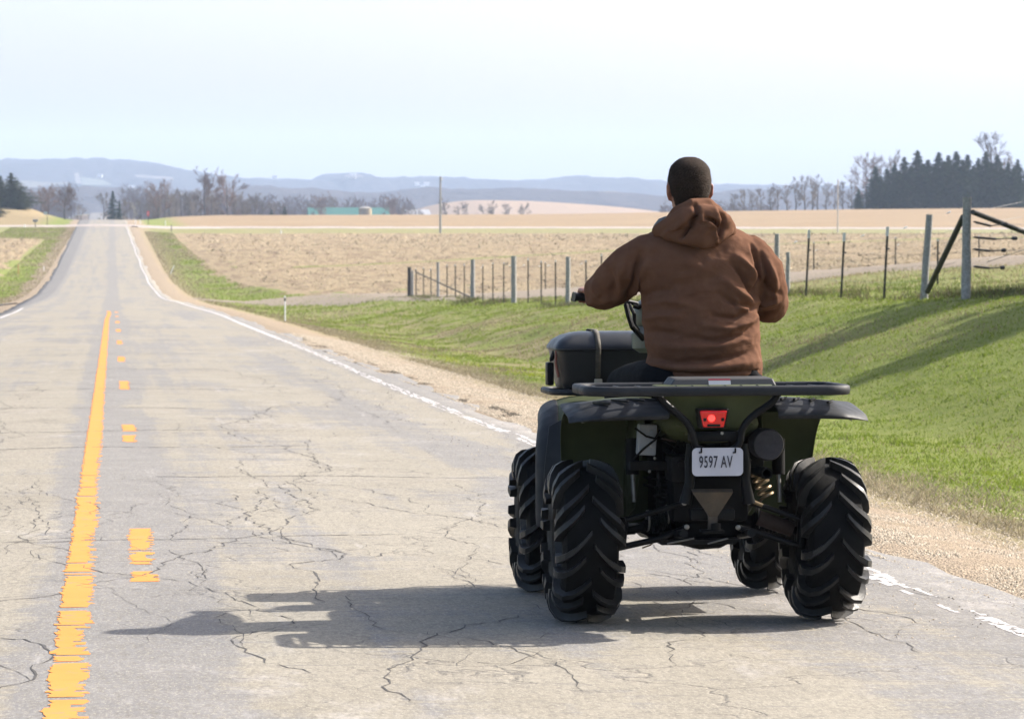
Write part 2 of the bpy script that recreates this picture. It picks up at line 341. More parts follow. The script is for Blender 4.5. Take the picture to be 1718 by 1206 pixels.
def road_material():
    t = NT('old_asphalt'); sep = t.n('ShaderNodeSeparateXYZ'); t.l(t.co(), sep.inputs[0]); X, Y = sep.outputs[0], sep.outputs[1]
    fine = t.noise(95, 3, .85, t.mapped((1, .35, 1))); agg = t.noise(38, 5, .85, t.mapped((1, .4, 1)))
    tan = t.ramp(t.noise(1.2, 5, .6), [(.3, (.200, .178, .140)), (.7, (.250, .226, .182))])
    gray = t.ramp(t.noise(2.5, 6, .7), [(.3, (.128, .125, .127)), (.7, (.190, .183, .180))])
    patch = t.noise(.55, 7, .68, t.mapped((1.0, .30, 1)))
    streak = t.noise(1.0, 6, .7, t.mapped((1.7, .020, 1), loc=(3.7, 1.2, 0)))
    cross = t.noise(1.0, 6, .75, t.mapped((.28, 2.2, 1), loc=(1, 7, 0)))
    m = t.math('ADD', t.math('ADD', t.math('MULTIPLY', patch, .42), t.math('MULTIPLY', streak, .44)), t.math('MULTIPLY', cross, .26))
    ax = t.math('ABSOLUTE', t.math('SUBTRACT', X, .02))
    cen = t.ramp(t.math('MULTIPLY', ax, .5), [(.13, .10), (.24, 0.0)])
    edge = t.ramp(t.math('MULTIPLY', t.math('ABSOLUTE', X), .25), [(.77, 0.0), (.88, .14)])
    wt = t.math('MULTIPLY', t.ramp(t.math('ABSOLUTE', t.math('SUBTRACT', t.math('ABSOLUTE', X), 2.55)), [(.0, .05), (.5, 0.0)]), 1.0)
    m = t.math('ADD', t.math('ADD', m, cen), t.math('ADD', edge, wt))
    fe = t.noise(1.0, 3, .7, t.mapped((.9, 13, 1), loc=(2, 8, 0)))
    m = t.math('ADD', m, t.math('MULTIPLY', t.math('SUBTRACT', fe, .5), .16))
    gm = t.ramp(m, [(.565, 0.0), (.615, .92)])
    c = t.mix(gm, tan, gray)
    # dark patched edge
    dk = t.ramp(t.math('ADD', t.math('MULTIPLY', t.math('ABSOLUTE', X), .25), t.math('MULTIPLY', t.noise(2.2, 5, .7), .12)), [(.925, 0.0), (.96, .75)])
    c = t.mix(dk, c, (.095, .096, .105))
    # pale scuffs
    sc = t.ramp(t.noise(1.0, 7, .8, t.mapped((.8, .35, 1), loc=(11, 3, 0))), [(.57, 0.0), (.68, .6)])
    c = t.mix(sc, c, (.33, .31, .30))
    c = t.mix(t.ramp(agg, [(.36, .75), (.56, 0.0)]), c, (.12, .108, .09))
    c = t.mix(t.ramp(fine, [(.50, 0.0), (.72, .75)]), c, (.36, .33, .27))
    hs_ = t.ramp(t.noise(1.0, 4, .7, t.mapped((2.2, 14, 1), loc=(5, 2, 0))), [(.60, 0.0), (.66, .38)])
    c = t.mix(hs_, c, (.115, .11, .108))
    sl = t.ramp(t.noise(1.0, 5, .75, t.mapped((5.0, .5, 1), loc=(9, 4, 0), rot=(0, 0, R_(4)))), [(.60, 0.0), (.70, .4)])
    c = t.mix(t.math('MULTIPLY', sl, t.ramp(patch, [(.42, 0.0), (.55, 1.0)])), c, (.36, .345, .335))
    # hairline crazing
    v = t.n('ShaderNodeTexVoronoi', feature='DISTANCE_TO_EDGE'); v.inputs['Scale'].default_value = .85
    wv = t.n('ShaderNodeTexNoise'); wv.inputs['Scale'].default_value = 2.2; wv.inputs['Detail'].default_value = 6; t.l(t.co(), wv.inputs[0])
    va = t.n('ShaderNodeVectorMath', operation='SCALE'); t.l(wv.outputs['Color'], va.inputs[0]); va.inputs['Scale'].default_value = .9
    vb = t.n('ShaderNodeVectorMath', operation='ADD'); t.l(t.mapped((1, .7, 1)), vb.inputs[0]); t.l(va.outputs[0], vb.inputs[1]); t.l(vb.outputs[0], v.inputs[0])
    cr = t.ramp(v.outputs['Distance'], [(.0, 1.0), (.013, 0.0)])
    crm = t.math('MULTIPLY', cr, t.ramp(t.noise(.5, 4, .6), [(.46, 0.0), (.6, .6)]))
    c = t.mix(crm, c, (.10, .09, .08))
    h = t.math('SUBTRACT', t.math('MULTIPLY', agg, .6), t.math('MULTIPLY', crm, 2.0))
    nb = t.bump(h, .55, .006)
    nb = t.bump(patch, .5, .03, nb)
    return t.set(c, .86, 0, nb, .25)
M_road = road_material()
M_crack = simple('crack_tar', (.045, .04, .037), .9, var=.5, scale=6)
def paint_mat(name, col, thr):
    t = NT(name); n = t.noise(1.0, 7, .8, t.mapped((9, 26, 1))); n2 = t.noise(3.5, 5, .7)
    m = t.ramp(t.math('ADD', t.math('MULTIPLY', n, .7), t.math('MULTIPLY', n2, .3)), [(thr, 0.0), (thr+.05, .85)])
    c = t.mix(m, t.ramp(n2, [(.3, tuple(x*.9 for x in col)), (.7, col)]), (.17, .16, .145)); return t.set(c, .8, 0, t.bump(n, .4, .004), .2)
M_yellow = paint_mat('yellow_paint', (.56, .22, .045), .56)
M_white = paint_mat('white_paint', (.46, .44, .43), .58)

# ---- ground sheet
def spaced(parts):
    out = []
    for a, b, st in parts: out += list(np.arange(a, b, st))
    return np.array(out + [parts[-1][1]])
gx = spaced([(-4200, -600, 300), (-600, -120, 40), (-120, -24, 4), (-24, -12, 1.0), (-12, -3.6, .45), (-3.6, 3.6, .9), (3.6, 16, .28), (16, 30, .8), (30, 120, 3.5), (120, 600, 30), (600, 4200, 300)])
gy = spaced([(-60, 8, 3), (8, 60, .45), (60, 170, 1.1), (170, 700, 5), (700, 1800, 40), (1800, 9000, 300)])
GX, GY = np.meshgrid(gx, gy); GXw = GX + np.where(np.abs(GX) < 200, road_x(GY), 0)
GZ = height(GXw, GY)
def sink(Z, X, Y):
    xr = X - road_x(Y)
    m = np.clip((4.3-np.abs(xr))/.4, 0, 1); Z = Z - .22*m
    return Z
GZ = sink(GZ, GXw, GY)
def grid_faces(nu, nv):
    i = np.arange(nu-1)[:, None]*nv + np.arange(nv-1)[None, :]
    return np.stack([i, i+1, i+nv+1, i+nv], -1).reshape(-1, 4)
ground = np_mesh('ground', np.stack([GXw, GY, GZ], -1).reshape(-1, 3), grid_faces(len(gy), len(gx)), M_ground, smooth=True)
tag(ground, kind='structure')

def patch(name, xs_fn, ys, ncol, mat, lift, rag=0, ragfn=None, smooth=True):
    """sheet following the terrain; xs_fn(Y)->(x0,x1)"""
    ys = np.asarray(ys, float); u = np.linspace(0, 1, ncol)
    x0, x1 = xs_fn(ys); Xg = x0[:, None]*(1-u) + x1[:, None]*u; Yg = np.repeat(ys[:, None], ncol, 1)
    Z = height(Xg, Yg) + lift; Z[:, 0] -= lift*1.5; Z[:, -1] -= lift*1.5; Z[0] -= lift*1.5; Z[-1] -= lift*1.5
    o = np_mesh(name, np.stack([Xg, Yg, Z], -1).reshape(-1, 3), grid_faces(len(ys), ncol), mat, smooth=smooth); tag(o, kind='structure'); return o

# road ribbon (thick: real edge drop)
ry = spaced([(-60, 8, 2), (8, 200, .6), (200, 700, 4), (700, 1700, 20)])
cx = np.array([-3.78, -3.72, -3.4, -2.4, -1.2, 0, 1.2, 2.4, 3.4, 3.72, 3.78])
jag = (vnoise(ry*1.3, ry*0, 4)-.5)*.28 + (vnoise(ry*.3, ry*0, 5)-.5)*.25
jag2 = (vnoise(ry*1.3, ry*0+9, 14)-.5)*.28
def crown(x): return -.010*np.abs(x)
Xr = road_x(ry)[:, None] + cx[None, :]; Xr[:, -2:] += jag[:, None]; Xr[:, :2] += jag2[:, None]
Zr = road_z(ry)[:, None] + crown(cx)[None, :]; Zr[:, 0] -= .14; Zr[:, -1] -= .14
Zr += np.where(np.abs(cx) > 3.6, (vnoise(ry*.8, ry*0, 8)[:, None]-.5)*.03, 0)
road = np_mesh('road', np.stack([Xr, np.repeat(ry[:, None], len(cx), 1), Zr], -1).reshape(-1, 3), grid_faces(len(ry), len(cx)), M_road, smooth=True)
tag(road, kind='structure')
def rz(x, y): return road_z(y) + crown(x)

# gravel shoulders
def shoulder(name, sgn):
    ys = spaced([(-60, 8, 2), (8, 200, .35), (200, 480, 3), (480, 700, 6)])
    edge = 1.1 + .55*interp1([0, 60, 150, 260, 700], [.6, .7, .8, .75, .45], ys) + (fbm(ys*.5, ys*0, 31+int(sgn), 4)-.5)*1.3
    if sgn < 0: edge = edge*1.15
    u = np.linspace(0, 1, 9)
    Xg = road_x(ys)[:, None] + sgn*(3.55 + edge[:, None]*u)
    Yg = np.repeat(ys[:, None], 9, 1)
    Z = height(Xg, Yg); base = rz(3.6, ys)[:, None]
    w = np.clip(u*3.2, 0, 1); Z = (base-.035)*(1-w) + (Z+.012)*w + (fbm(Xg*3, Yg*3, 40, 3)-.5)*.035*np.clip(u*5, 0, 1)
    Z[:, -1] -= .05
    o = np_mesh(name, np.stack([Xg, Yg, Z], -1).reshape(-1, 3), grid_faces(len(ys), 9), M_gravel, smooth=True); tag(o, kind='structure'); return o
shoulder('gravel_shoulder', 1); shoulder('gravel_shoulder', -1)

# fields, lane, cross road, driveway
ys = spaced([(150, 436, 1.6)])
def fx(Y):
    a = field_x0(Y) + (fbm(Y*.15, Y*0, 3, 3)-.5)*1.2
    b = np.interp(Y, [150, 175, 200, 436], [40, 90, 150, 260]); return road_x(Y)+a, b
fl = patch('stubble_field', fx, ys, 90, M_field, .04)
# right part of the field, behind the lane (nearer)
def strip(name, cpts, width, mat, lift, ncol=5, n=260):
    c = np.array(cpts, float); tt = np.linspace(0, len(c)-1, n); cxs = interp1(np.arange(len(c)), c[:, 0], tt); cys = interp1(np.arange(len(c)), c[:, 1], tt)
    dx = np.gradient(cxs); dy = np.gradient(cys); L = np.hypot(dx, dy); nx, ny = -dy/L, dx/L
    w = width*(1+.12*(fbm(tt*6, tt*0, 17, 3)-.5)); u = np.linspace(-.5, .5, ncol)
    Xg = cxs[:, None] + nx[:, None]*w[:, None]*u; Yg = cys[:, None] + ny[:, None]*w[:, None]*u
    Z = height(Xg, Yg) + lift; Z[:, 0] -= lift*1.6; Z[:, -1] -= lift*1.6
    o = np_mesh(name, np.stack([Xg, Yg, Z], -1).reshape(-1, 3), grid_faces(n, ncol), mat, smooth=True); tag(o, kind='structure'); return o
near_ys = spaced([(70, 152, 1.4)])
def fx2(Y): return np.interp(Y, [70, 86, 100, 140, 152], [44, 31, 26, 21.5, 19.5]), np.interp(Y, [70, 152], [80, 60])
patch('stubble_field', fx2, near_ys, 40, M_field, .035)
strip('farm_lane', [(7.5, 192), (10, 186), (13.5, 172), (17.5, 140), (21.5, 104), (26, 82), (34, 64), (60, 50)], 8.0, M_lane, .07, 9)
strip('cross_road', [(-260, 481), (-60, 480.5), (-12, 480), (0, 480), (12, 480), (60, 480), (140, 479), (340, 476)], 7.0, M_cross, .16, 9, 400)
strip('cross_road_mouth', [(3.2, 472.5), (6.5, 473.2), (11, 476.5), (16, 479.2)], 6.5, M_cross, .13, 5, 60)
strip('driveway', [(-4.6, 150), (-6.5, 150.4), (-12, 151), (-40, 156)], 4.5, simple('driveway_asphalt', (.18, .18, .19), .9, var=.15), .06, 7, 60)
def fl_(Y): return np.full_like(Y, -120.), road_x(Y) - 6.2 - np.interp(Y, [205, 250, 400], [3.5, 1.0, .2]) + (fbm(Y*.15, Y*0, 5, 3)-.5)*1.5
patch('stubble_field', fl_, spaced([(215, 395, 3)]), 60, M_field, .05)
strip('grass_strip', [(14, 262), (40, 268), (90, 285), (150, 305)], 1.6, M_ground, .10, 4, 120)

# ---- painted markings (worn: ragged transverse streaks are real gaps in the paint sheet)
def paint(name, xc, w, y0, y1, mat, wear, step=.04, seed=1, gs=1.2, cols=1, gthr=.92):
    g = np.random.default_rng(seed); V = []; F = []
    for c in range(cols):
        y = y0; cw = w/cols
        while y < y1:
            st = step*(1 + y/25.)*(.5+g.random()); wv = wear(y); x0 = float(road_x(y)) + (xc(y) if callable(xc) else xc) + cw*(c-(cols-1)/2)
            gap = float(np.ravel(fbm(y*gs, c*7.3, seed+40, 3))[0]); k2 = float(vnoise(y*.9, 3.0+c, seed))
            if gap < gthr-.42*wv and g.random() > wv*.06:
                l = -cw/2 - cw*.05*g.normal() + cw*wv*.22*max(0, g.normal())*k2; r = cw/2 + cw*.07*g.normal() - cw*wv*.55*max(0, g.normal()*.4+k2-.25)
                if r-l > cw*.12:
                    z0 = rz(x0, y); z1 = rz(x0, y+st); b = len(V); j = cw*.05*g.normal()
                    V += [(x0+l+j, y, z0+.0014), (x0+r+j, y, z0+.0014), (x0+r-j, y+st, z1+.0014), (x0+l-j, y+st, z1+.0014)]; F.append((b, b+1, b+2, b+3))
            y += st + (.14 if name == 'solid_yellow_line' and abs(y-13.2) < .06 else 0)
    o = np_mesh(name, V, F, mat); tag(o, kind='structure'); return o
paint('solid_yellow_line', lambda y: -.15 + (.05*math.exp(-((y-108)/9)**2)), .122, 8.0, 116, M_yellow, lambda y: .70 if y < 13 else (.55 if y < 17 else (.35 if y < 24 else .16)), seed=3, gthr=1.3)
paint('solid_yellow_line', -.135, .12, 140, 470, M_yellow, lambda y: 1.15, step=.06, seed=5)
yy = 14.0
for k in range(9):
    a = 14.45 + k*12.05
    paint('yellow_dash', .135, .115, a, a+2.95, M_yellow, lambda y, k=k: .62 if k == 0 else .3, seed=20+k)
for k in range(10):
    a = 160 + k*12.05
    paint('yellow_dash', .12, .11, a, a+2.95, M_yellow, lambda y: .7, seed=50+k)
paint('white_edge_line', lambda y: 3.36+.04*math.sin(y*.13), .13, 8, 480, M_white, lambda y: 1.22 if y < 24 else (1.0 if y < 34 else (.8 if y < 70 else .5)), step=.03, seed=7, gs=2.6, cols=5)
paint('white_edge_line', -3.33, .11, 8, 480, M_white, lambda y: .6, seed=9, cols=2)

# ---- cracks: thin wandering ribbons filled with dark dirt
def crack_mesh():
    g = np.random.default_rng(5); V = []; F = []
    def walk(x, y, ang, L, w, turn=.5, step=.05, branch=.0, xl=3.55):
        pts = []; a = ang; d = 0
        while d < L:
            pts.append((x, y)); a += g.normal()*turn; a = ang + (a-ang)*.82
            s = step*(.6+g.random()); x += math.cos(a)*s*.75; y += math.sin(a)*s*1.6; d += s
            if abs(x) > xl or y < 7: break
            if branch and g.random() < branch: walk(x, y, a+g.choice([-1, 1])*(.6+g.random()*.7), L*.25*g.random(), w*.7, turn, step)
        n = len(pts)
        if n < 3: return
        b = len(V); jt = g.normal(size=(n, 2))*np.array([.011, .016])*(1 if turn > .15 else .4)
        for i, (px, py) in enumerate(pts):
            q = pts[min(i+1, n-1)]; p = pts[max(i-1, 0)]; tx, ty = q[0]-p[0], q[1]-p[1]; l = math.hypot(tx, ty) or 1
            ww = w*.50*(.1+1.2*g.random())*min(1, (i+.3)/3, (n-i)/4)
            nx, ny = -ty/l*ww, tx/l*ww
            for s_ in (-1, 1):
                X, Y = px+nx*s_, py+ny*s_; X += jt[i][0]; Y += jt[i][1]; V.append((X, Y, float(rz(X, Y))+.0015))
        for i in range(n-1): F.append((b+2*i, b+2*i+1, b+2*i+3, b+2*i+2))
    # transverse joints
    for y, xa, L, w in [(28.6, -3.5, 7, .05), (25.8, -3.5, 6.8, .05), (21.9, -3.5, 3.6, .06), (22.0, .2, 3.2, .035), (16.5, -3.4, 6.6, .022), (16.7, -3.4, 4.6, .018), (33.5, -3.5, 6, .05), (38.5, -3.0, 6, .06), (46, -3.5, 6.8, .08), (55, -3.5, 6.8, .10), (66, -3.5, 6.8, .12), (80, -3.5, 7, .15), (97, -3.5, 7, .2)]:
        walk(xa, y, 0.0, L, w, .10, .06)
    # lengthwise meandering cracks (x, y start near, length)
    for x, y, L, w in [(.65, 11.0, 3.2, .008), (.95, 10.2, 3.6, .010), (.42, 14.5, 5.0, .007), (1.05, 15.6, 3.4, .011), (.83, 13.4, 2.5, .012), (1.55, 14, 4, .007), (-.42, 10.6, 6, .013), (-.5, 16, 3, .008), (2.05, 17.5, 6, .008), (1.45, 22.5, 6.5, .013), (2.3, 12.1, 2.6, .006), (1.9, 11.2, 3.0, .007), (1.5, 10.5, 2.0, .006), (-1.4, 18, 7, .008), (1.2, 30, 9, .012), (2.5, 30, 12, .012), (-1.0, 26, 8, .01), (3.1, 12.5, 4.5, .010), (2.85, 11.5, 4, .008), (2.75, 15, 5, .008), (.62, 17.5, 3, .008), (1.1, 18.5, 4, .007), (.3, 16.5, 2.4, .006)]:
        walk(x, y, R_(90)+g.normal()*.08, L*1.25, w*.85, .34, .05, .05)
    for _ in range(70):
        x = g.uniform(-3.2, 3.4); y = g.uniform(10.5, 34); walk(x, y, R_(g.choice([84, 96, 92, 170])), g.uniform(.4, 2.2), g.uniform(.002, .005), .42, .05, .05)
    for _ in range(18):
        x = g.uniform(2.6, 3.5); y = g.uniform(11, 30); walk(x, y, R_(g.uniform(0, 180)), g.uniform(.3, 1.5), g.uniform(.003, .007), .6, .05, .05)
    o = np_mesh('road_cracks', V, F, M_crack); tag(o, kind='structure')
crack_mesh()
# ------------------------------------------------------------------ hills
def hill_material(name, woods, field, seed, thr=.62):
    t = NT(name)
    w = t.ramp(t.noise(.012, 6, .7, t.mapped((1, 1, 1), loc=(seed, 0, 0))), [(.3, tuple(c*.75 for c in woods)), (.7, tuple(c*1.3 for c in woods))])
    f = t.ramp(t.noise(.0016, 4, .55, t.mapped((1, 2.2, 1), loc=(seed*3, 5, 0))), [(thr, 0.0), (thr+.015, 1.0)])
    c = t.mix(f, w, field)
    return t.set(c, 1.0, 0, t.bump(t.noise(.03, 5, .7), 1, 8), 0)
HILLS = []
def hill(name, D, pts, depth, mat, zbase, amp, seed, treeamp=7, nx=520, nv=40):
    px = np.array([p[0] for p in pts], float); py = np.array([p[1] for p in pts], float)
    xs = np.linspace(px[0], px[-1], nx); crest = interp1(px, py, xs)
    v = np.linspace(0, 1, nv)
    xr = []; zc = []
    for a, b in zip(xs, crest):
        p = up(a, b, D); xr.append(p.x); zc.append(p.z)
    xr = np.array(xr); zc = np.array(zc) - treeamp*.55
    prof = np.sin(np.pi*v)**.85
    Yg = np.repeat((D + (v-.5)*depth)[None, :], nx, 0); Xg = np.repeat(xr[:, None], nv, 1)
    Zg = zbase + (zc[:, None]-zbase)*prof[None, :]
    Zg = Zg + amp*(fbm(Xg/420, Yg/300, seed, 4)-.5)*np.clip(prof*1.0, 0, 1)*(1-prof**6)*2
    tr = treeamp*(fbm(Xg/26, Yg/45, seed+9, 3)-.15)
    o = np_mesh(name, np.stack([Xg, Yg, Zg+tr], -1).reshape(-1, 3), grid_faces(nx, nv)[:, ::-1], mat, smooth=False); tag(o, kind='structure')
    HILLS.append((xr, D, depth, Zg, v)); return o
hill('hills', 5200, [(-260, 269), (0, 267), (100, 265), (180, 267), (250, 272), (300, 281), (350, 291), (400, 297), (470, 300), (530, 301), (548, 292), (600, 289), (620, 296), (700, 297), (760, 296), (850, 303), (920, 300), (950, 295), (1000, 297), (1060, 302), (1100, 308), (1240, 309), (1400, 312), (1718, 318), (2000, 320)],
     2200, hill_material('far_hill_woods', (.030, .030, .033), (.11, .10, .075), 2, .65), -25, 22, 3, 9, 800, 60)
hill('hills', 3300, [(-260, 322), (0, 318), (130, 312), (260, 316), (330, 318), (430, 311), (520, 316), (640, 322), (700, 317), (850, 315), (1000, 320), (1130, 328), (1250, 318), (1450, 322), (1718, 325), (2000, 322)],
     1300, hill_material('near_hill_woods', (.042, .034, .032), (.12, .105, .08), 11, .60), -22, 12, 13, 8, 800, 50)
tm = NT('hill_pasture'); sp = tm.n('ShaderNodeSeparateXYZ'); tm.l(tm.co(), sp.inputs[0])
hp = tm.ramp(tm.math('ADD', tm.math('MULTIPLY', sp.outputs[0], 1/600.), tm.math('MULTIPLY', tm.noise(.01, 3), .12)), [(.60, (.27, .205, .15)), (.63, (.13, .17, .075))])
M_past = tm.set(tm.mix(tm.ramp(tm.noise(.06, 4, .7), [(.4, 0.0), (.7, .25)]), hp, (.33, .24, .17)), 1.0, 0, None, 0)
hill('hills', 1900, [(640, 372), (690, 356), (740, 342), (800, 336), (870, 337), (950, 341), (1050, 349), (1110, 358), (1160, 372)], 420, M_past, -18, 2, 23, .01, 160, 24)

# pale farm fields and the climbing road on the far slope: sheets following the hill skin
def on_hill(i, X, v):
    xr, D, depth, Zg, vv = HILLS[i]
    j = np.interp(X, xr, np.arange(len(xr))); j0 = int(min(len(xr)-2, j)); fj = j-j0
    k = v*(len(vv)-1); k0 = int(min(len(vv)-2, k)); fk = k-k0
    z = (Zg[j0, k0]*(1-fj)+Zg[j0+1, k0]*fj)*(1-fk) + (Zg[j0, k0+1]*(1-fj)+Zg[j0+1, k0+1]*fj)*fk
    return Vector((X, D+(v-.5)*depth, z))
def find_on_hill(i, px, py):
    xr, D, depth, Zg, vv = HILLS[i]; best = None
    for v in np.linspace(.02, .5, 160):
        Y = D+(v-.5)*depth; p = up(px, py, Y); q = on_hill(i, p.x, v)
        if q.z >= p.z: return q
    return on_hill(i, up(px, py, D).x, .48)
def hill_field(name, i, quad, mat, lift=9, n=8, m=4):
    P = []
    for a in range(n+1):
        r = []
        for b in range(m+1):
            u, w = a/n, b/m
            x = (quad[0][0]*(1-u)+quad[1][0]*u)*(1-w) + (quad[3][0]*(1-u)+quad[2][0]*u)*w
            y = (quad[0][1]*(1-u)+quad[1][1]*u)*(1-w) + (quad[3][1]*(1-u)+quad[2][1]*u)*w
            q = find_on_hill(i, x, y); r.append((q.x, q.y, q.z+lift))
        P.append(r)
    mb = MB(); mb.grid(P); o = mb.build(name, mat); tag(o, kind='structure'); return o
M_paleroad = simple('pale_far_road', (.09, .08, .075), .9, var=.08, scale=.01)
M_palefield = simple('pale_pasture', (.055, .065, .045), .9, var=.15, scale=.01)
M_tanfield = simple('pale_stubble', (.07, .06, .055), .9, var=.12, scale=.01)
hill_field('far_road', 0, [(127, 322), (137, 323), (132, 304), (125, 305)], M_paleroad, 11, 2, 6)
hill_field('far_pasture', 0, [(138, 324), (190, 324), (172, 315), (136, 310)], M_palefield, 10)
hill_field('far_field', 0, [(228, 310), (292, 315), (290, 310), (226, 306)], M_tanfield, 10)
hill_field('far_field', 0, [(578, 309), (610, 310), (608, 306), (580, 305)], M_tanfield, 10)

# small far farm buildings
M_fwhite = simple('white_siding', (.6, .6, .58), .7, var=.05, scale=.3)
M_froof = simple('grey_far_roof', (.30, .30, .31), .7, var=.1, scale=.3)
def gable(root, w, d, h, rh, rot, wall, roof, base=(0,0,0)):
    M = Matrix.Rotation(rot, 4, 'Z')
    def T(ps): return [tuple((M @ Vector(p)) + Vector(base)) for p in ps]
    a = MB(); P = [(-w/2,-d/2,0),(w/2,-d/2,0),(w/2,d/2,0),(-w/2,d/2,0),(-w/2,-d/2,h),(w/2,-d/2,h),(w/2,d/2,h),(-w/2,d/2,h),(-w/2,0,h+rh),(w/2,0,h+rh)]
    a.add(T(P), [(0,1,5,4),(1,2,6,9,5),(2,3,7,6),(3,0,4,8,7)]); a.build('wall', wall, root, smooth=False)
    b = MB(); o = .35
    P = [(-w/2-o,-d/2-o,h-.2),(w/2+o,-d/2-o,h-.2),(w/2+o,0,h+rh+.15),(-w/2-o,0,h+rh+.15),(-w/2-o,d/2+o,h-.2),(w/2+o,d/2+o,h-.2)]
    b.add(T(P), [(0,1,2,3),(3,2,5,4)]); r = b.build('roof', roof, root, smooth=False); solid(r, .2)
for i, px, py, w, lab in [(0, 220, 326, 14, 'tiny white farmhouse low on the blue hill, right of the far road end'),
        (0, 592, 306, 20, 'tiny white barn in a pale clearing under the flat-topped far hill'),
        (0, 700, 319, 13, 'leftmost of three tiny white farm buildings on the slope left of the pole'),
        (0, 708, 321, 10, 'middle of three tiny white farm buildings on the slope left of the pole'),
        (0, 716, 320, 15, 'rightmost of three tiny white farm buildings on the slope left of the pole'),
        (0, 461, 308, 16, 'tiny white shed on the wooded hazy slope above the left grove'),
        (0, 168, 306, 13, 'tiny white house on the wooded hill above the far road')]:
    p = find_on_hill(i, px, py); r = empty('farm_building', (p.x, p.y, p.z+6))
    tag(r, lab, 'building', 'far farm buildings on the hills'); w *= .6; w *= .8; gable(r, w, w*.6, w*.5, w*.25, random.uniform(-.4, .4), M_fwhite, M_froof)
# ------------------------------------------------------------------ quad bike
Y0 = 12.72; AX = up(1181, 1035, Y0).x
AZ = float(road_z(Y0)) - .010*2.0
SL = math.atan(-.0209)
QL = (AX, Y0, AZ)
def L(px, py, yl):
    """pixel -> quad-local point on the plane local y = yl"""
    p = up(px, py, Y0+yl); return Vector((p.x-AX, yl, p.z-AZ-(math.tan(SL))*yl))
M_rubber = simple('tyre_rubber', (.0050, .0049, .0048), .8, var=.35, scale=14, bump=.35, bscale=90, bdist=.002, spec=.13, dirt=((.022, .019, .015), .56, .30))
M_lug = simple('worn_lug_rubber', (.015, .0148, .0145), .5, var=.35, scale=25, bump=.4, bscale=80, bdist=.002, spec=.3, dirt=((.028, .025, .021), .52, .5))
M_rubdust = simple('dusty_sidewall_rubber', (.028, .024, .019), .85, var=.3, scale=20, bump=.3)
M_rim = simple('dark_steel_rim', (.016, .016, .017), .5, .5, scale=20, dirt=((.12, .10, .08), .5, .6))
M_green = simple('olive_green_plastic', (.050, .060, .026), .55, var=.2, scale=7, bump=.15, bscale=30, spec=.2, dirt=((.085, .075, .05), .54, .5))
M_flare = simple('dark_grey_plastic', (.017, .0185, .022), .6, var=.25, scale=9, bump=.35, bscale=260, bdist=.001, spec=.22, dirt=((.045, .043, .042), .56, .35))
M_black = simple('black_satin_steel', (.0055, .0055, .006), .45, var=.3, scale=12, bump=.2, bscale=150, bdist=.001, spec=.13, dirt=((.045, .038, .030), .58, .4))
M_dark = simple('greasy_black_metal', (.004, .0038, .0038), .75, 0, scale=10, spec=.15, dirt=((.022, .018, .014), .55, .5))
M_steel = simple('weathered_steel', (.065, .054, .043), .6, .5, scale=15, dirt=((.12, .08, .05), .5, .7))
M_alu = simple('dusty_aluminium', (.26, .25, .23), .45, .6, scale=18, dirt=((.22, .17, .12), .5, .6))
M_spring = simple('worn_brass_coloured_spring', (.22, .16, .09), .45, .6, scale=30, dirt=((.10, .07, .05), .5, .6))
M_vinyl = simple('black_seat_vinyl', (.008, .008, .009), .5, scale=15, bump=.3, bscale=200, bdist=.001)
M_boot = simple('rusty_brown_joint', (.035, .018, .012), .75, scale=12)
M_white_pl = simple('translucent_white_bottle', (.22, .24, .28), .5, var=.08, scale=14)
M_canvas = simple('muffler_cap', (.020, .018, .023), .75, var=.12, scale=20, bump=.3)

quad = empty('quad_bike', QL, (SL, 0, 0))
tag(quad, 'dusty olive green quad bike with knobbly black tyres and a lit red tail light', 'quad bike')

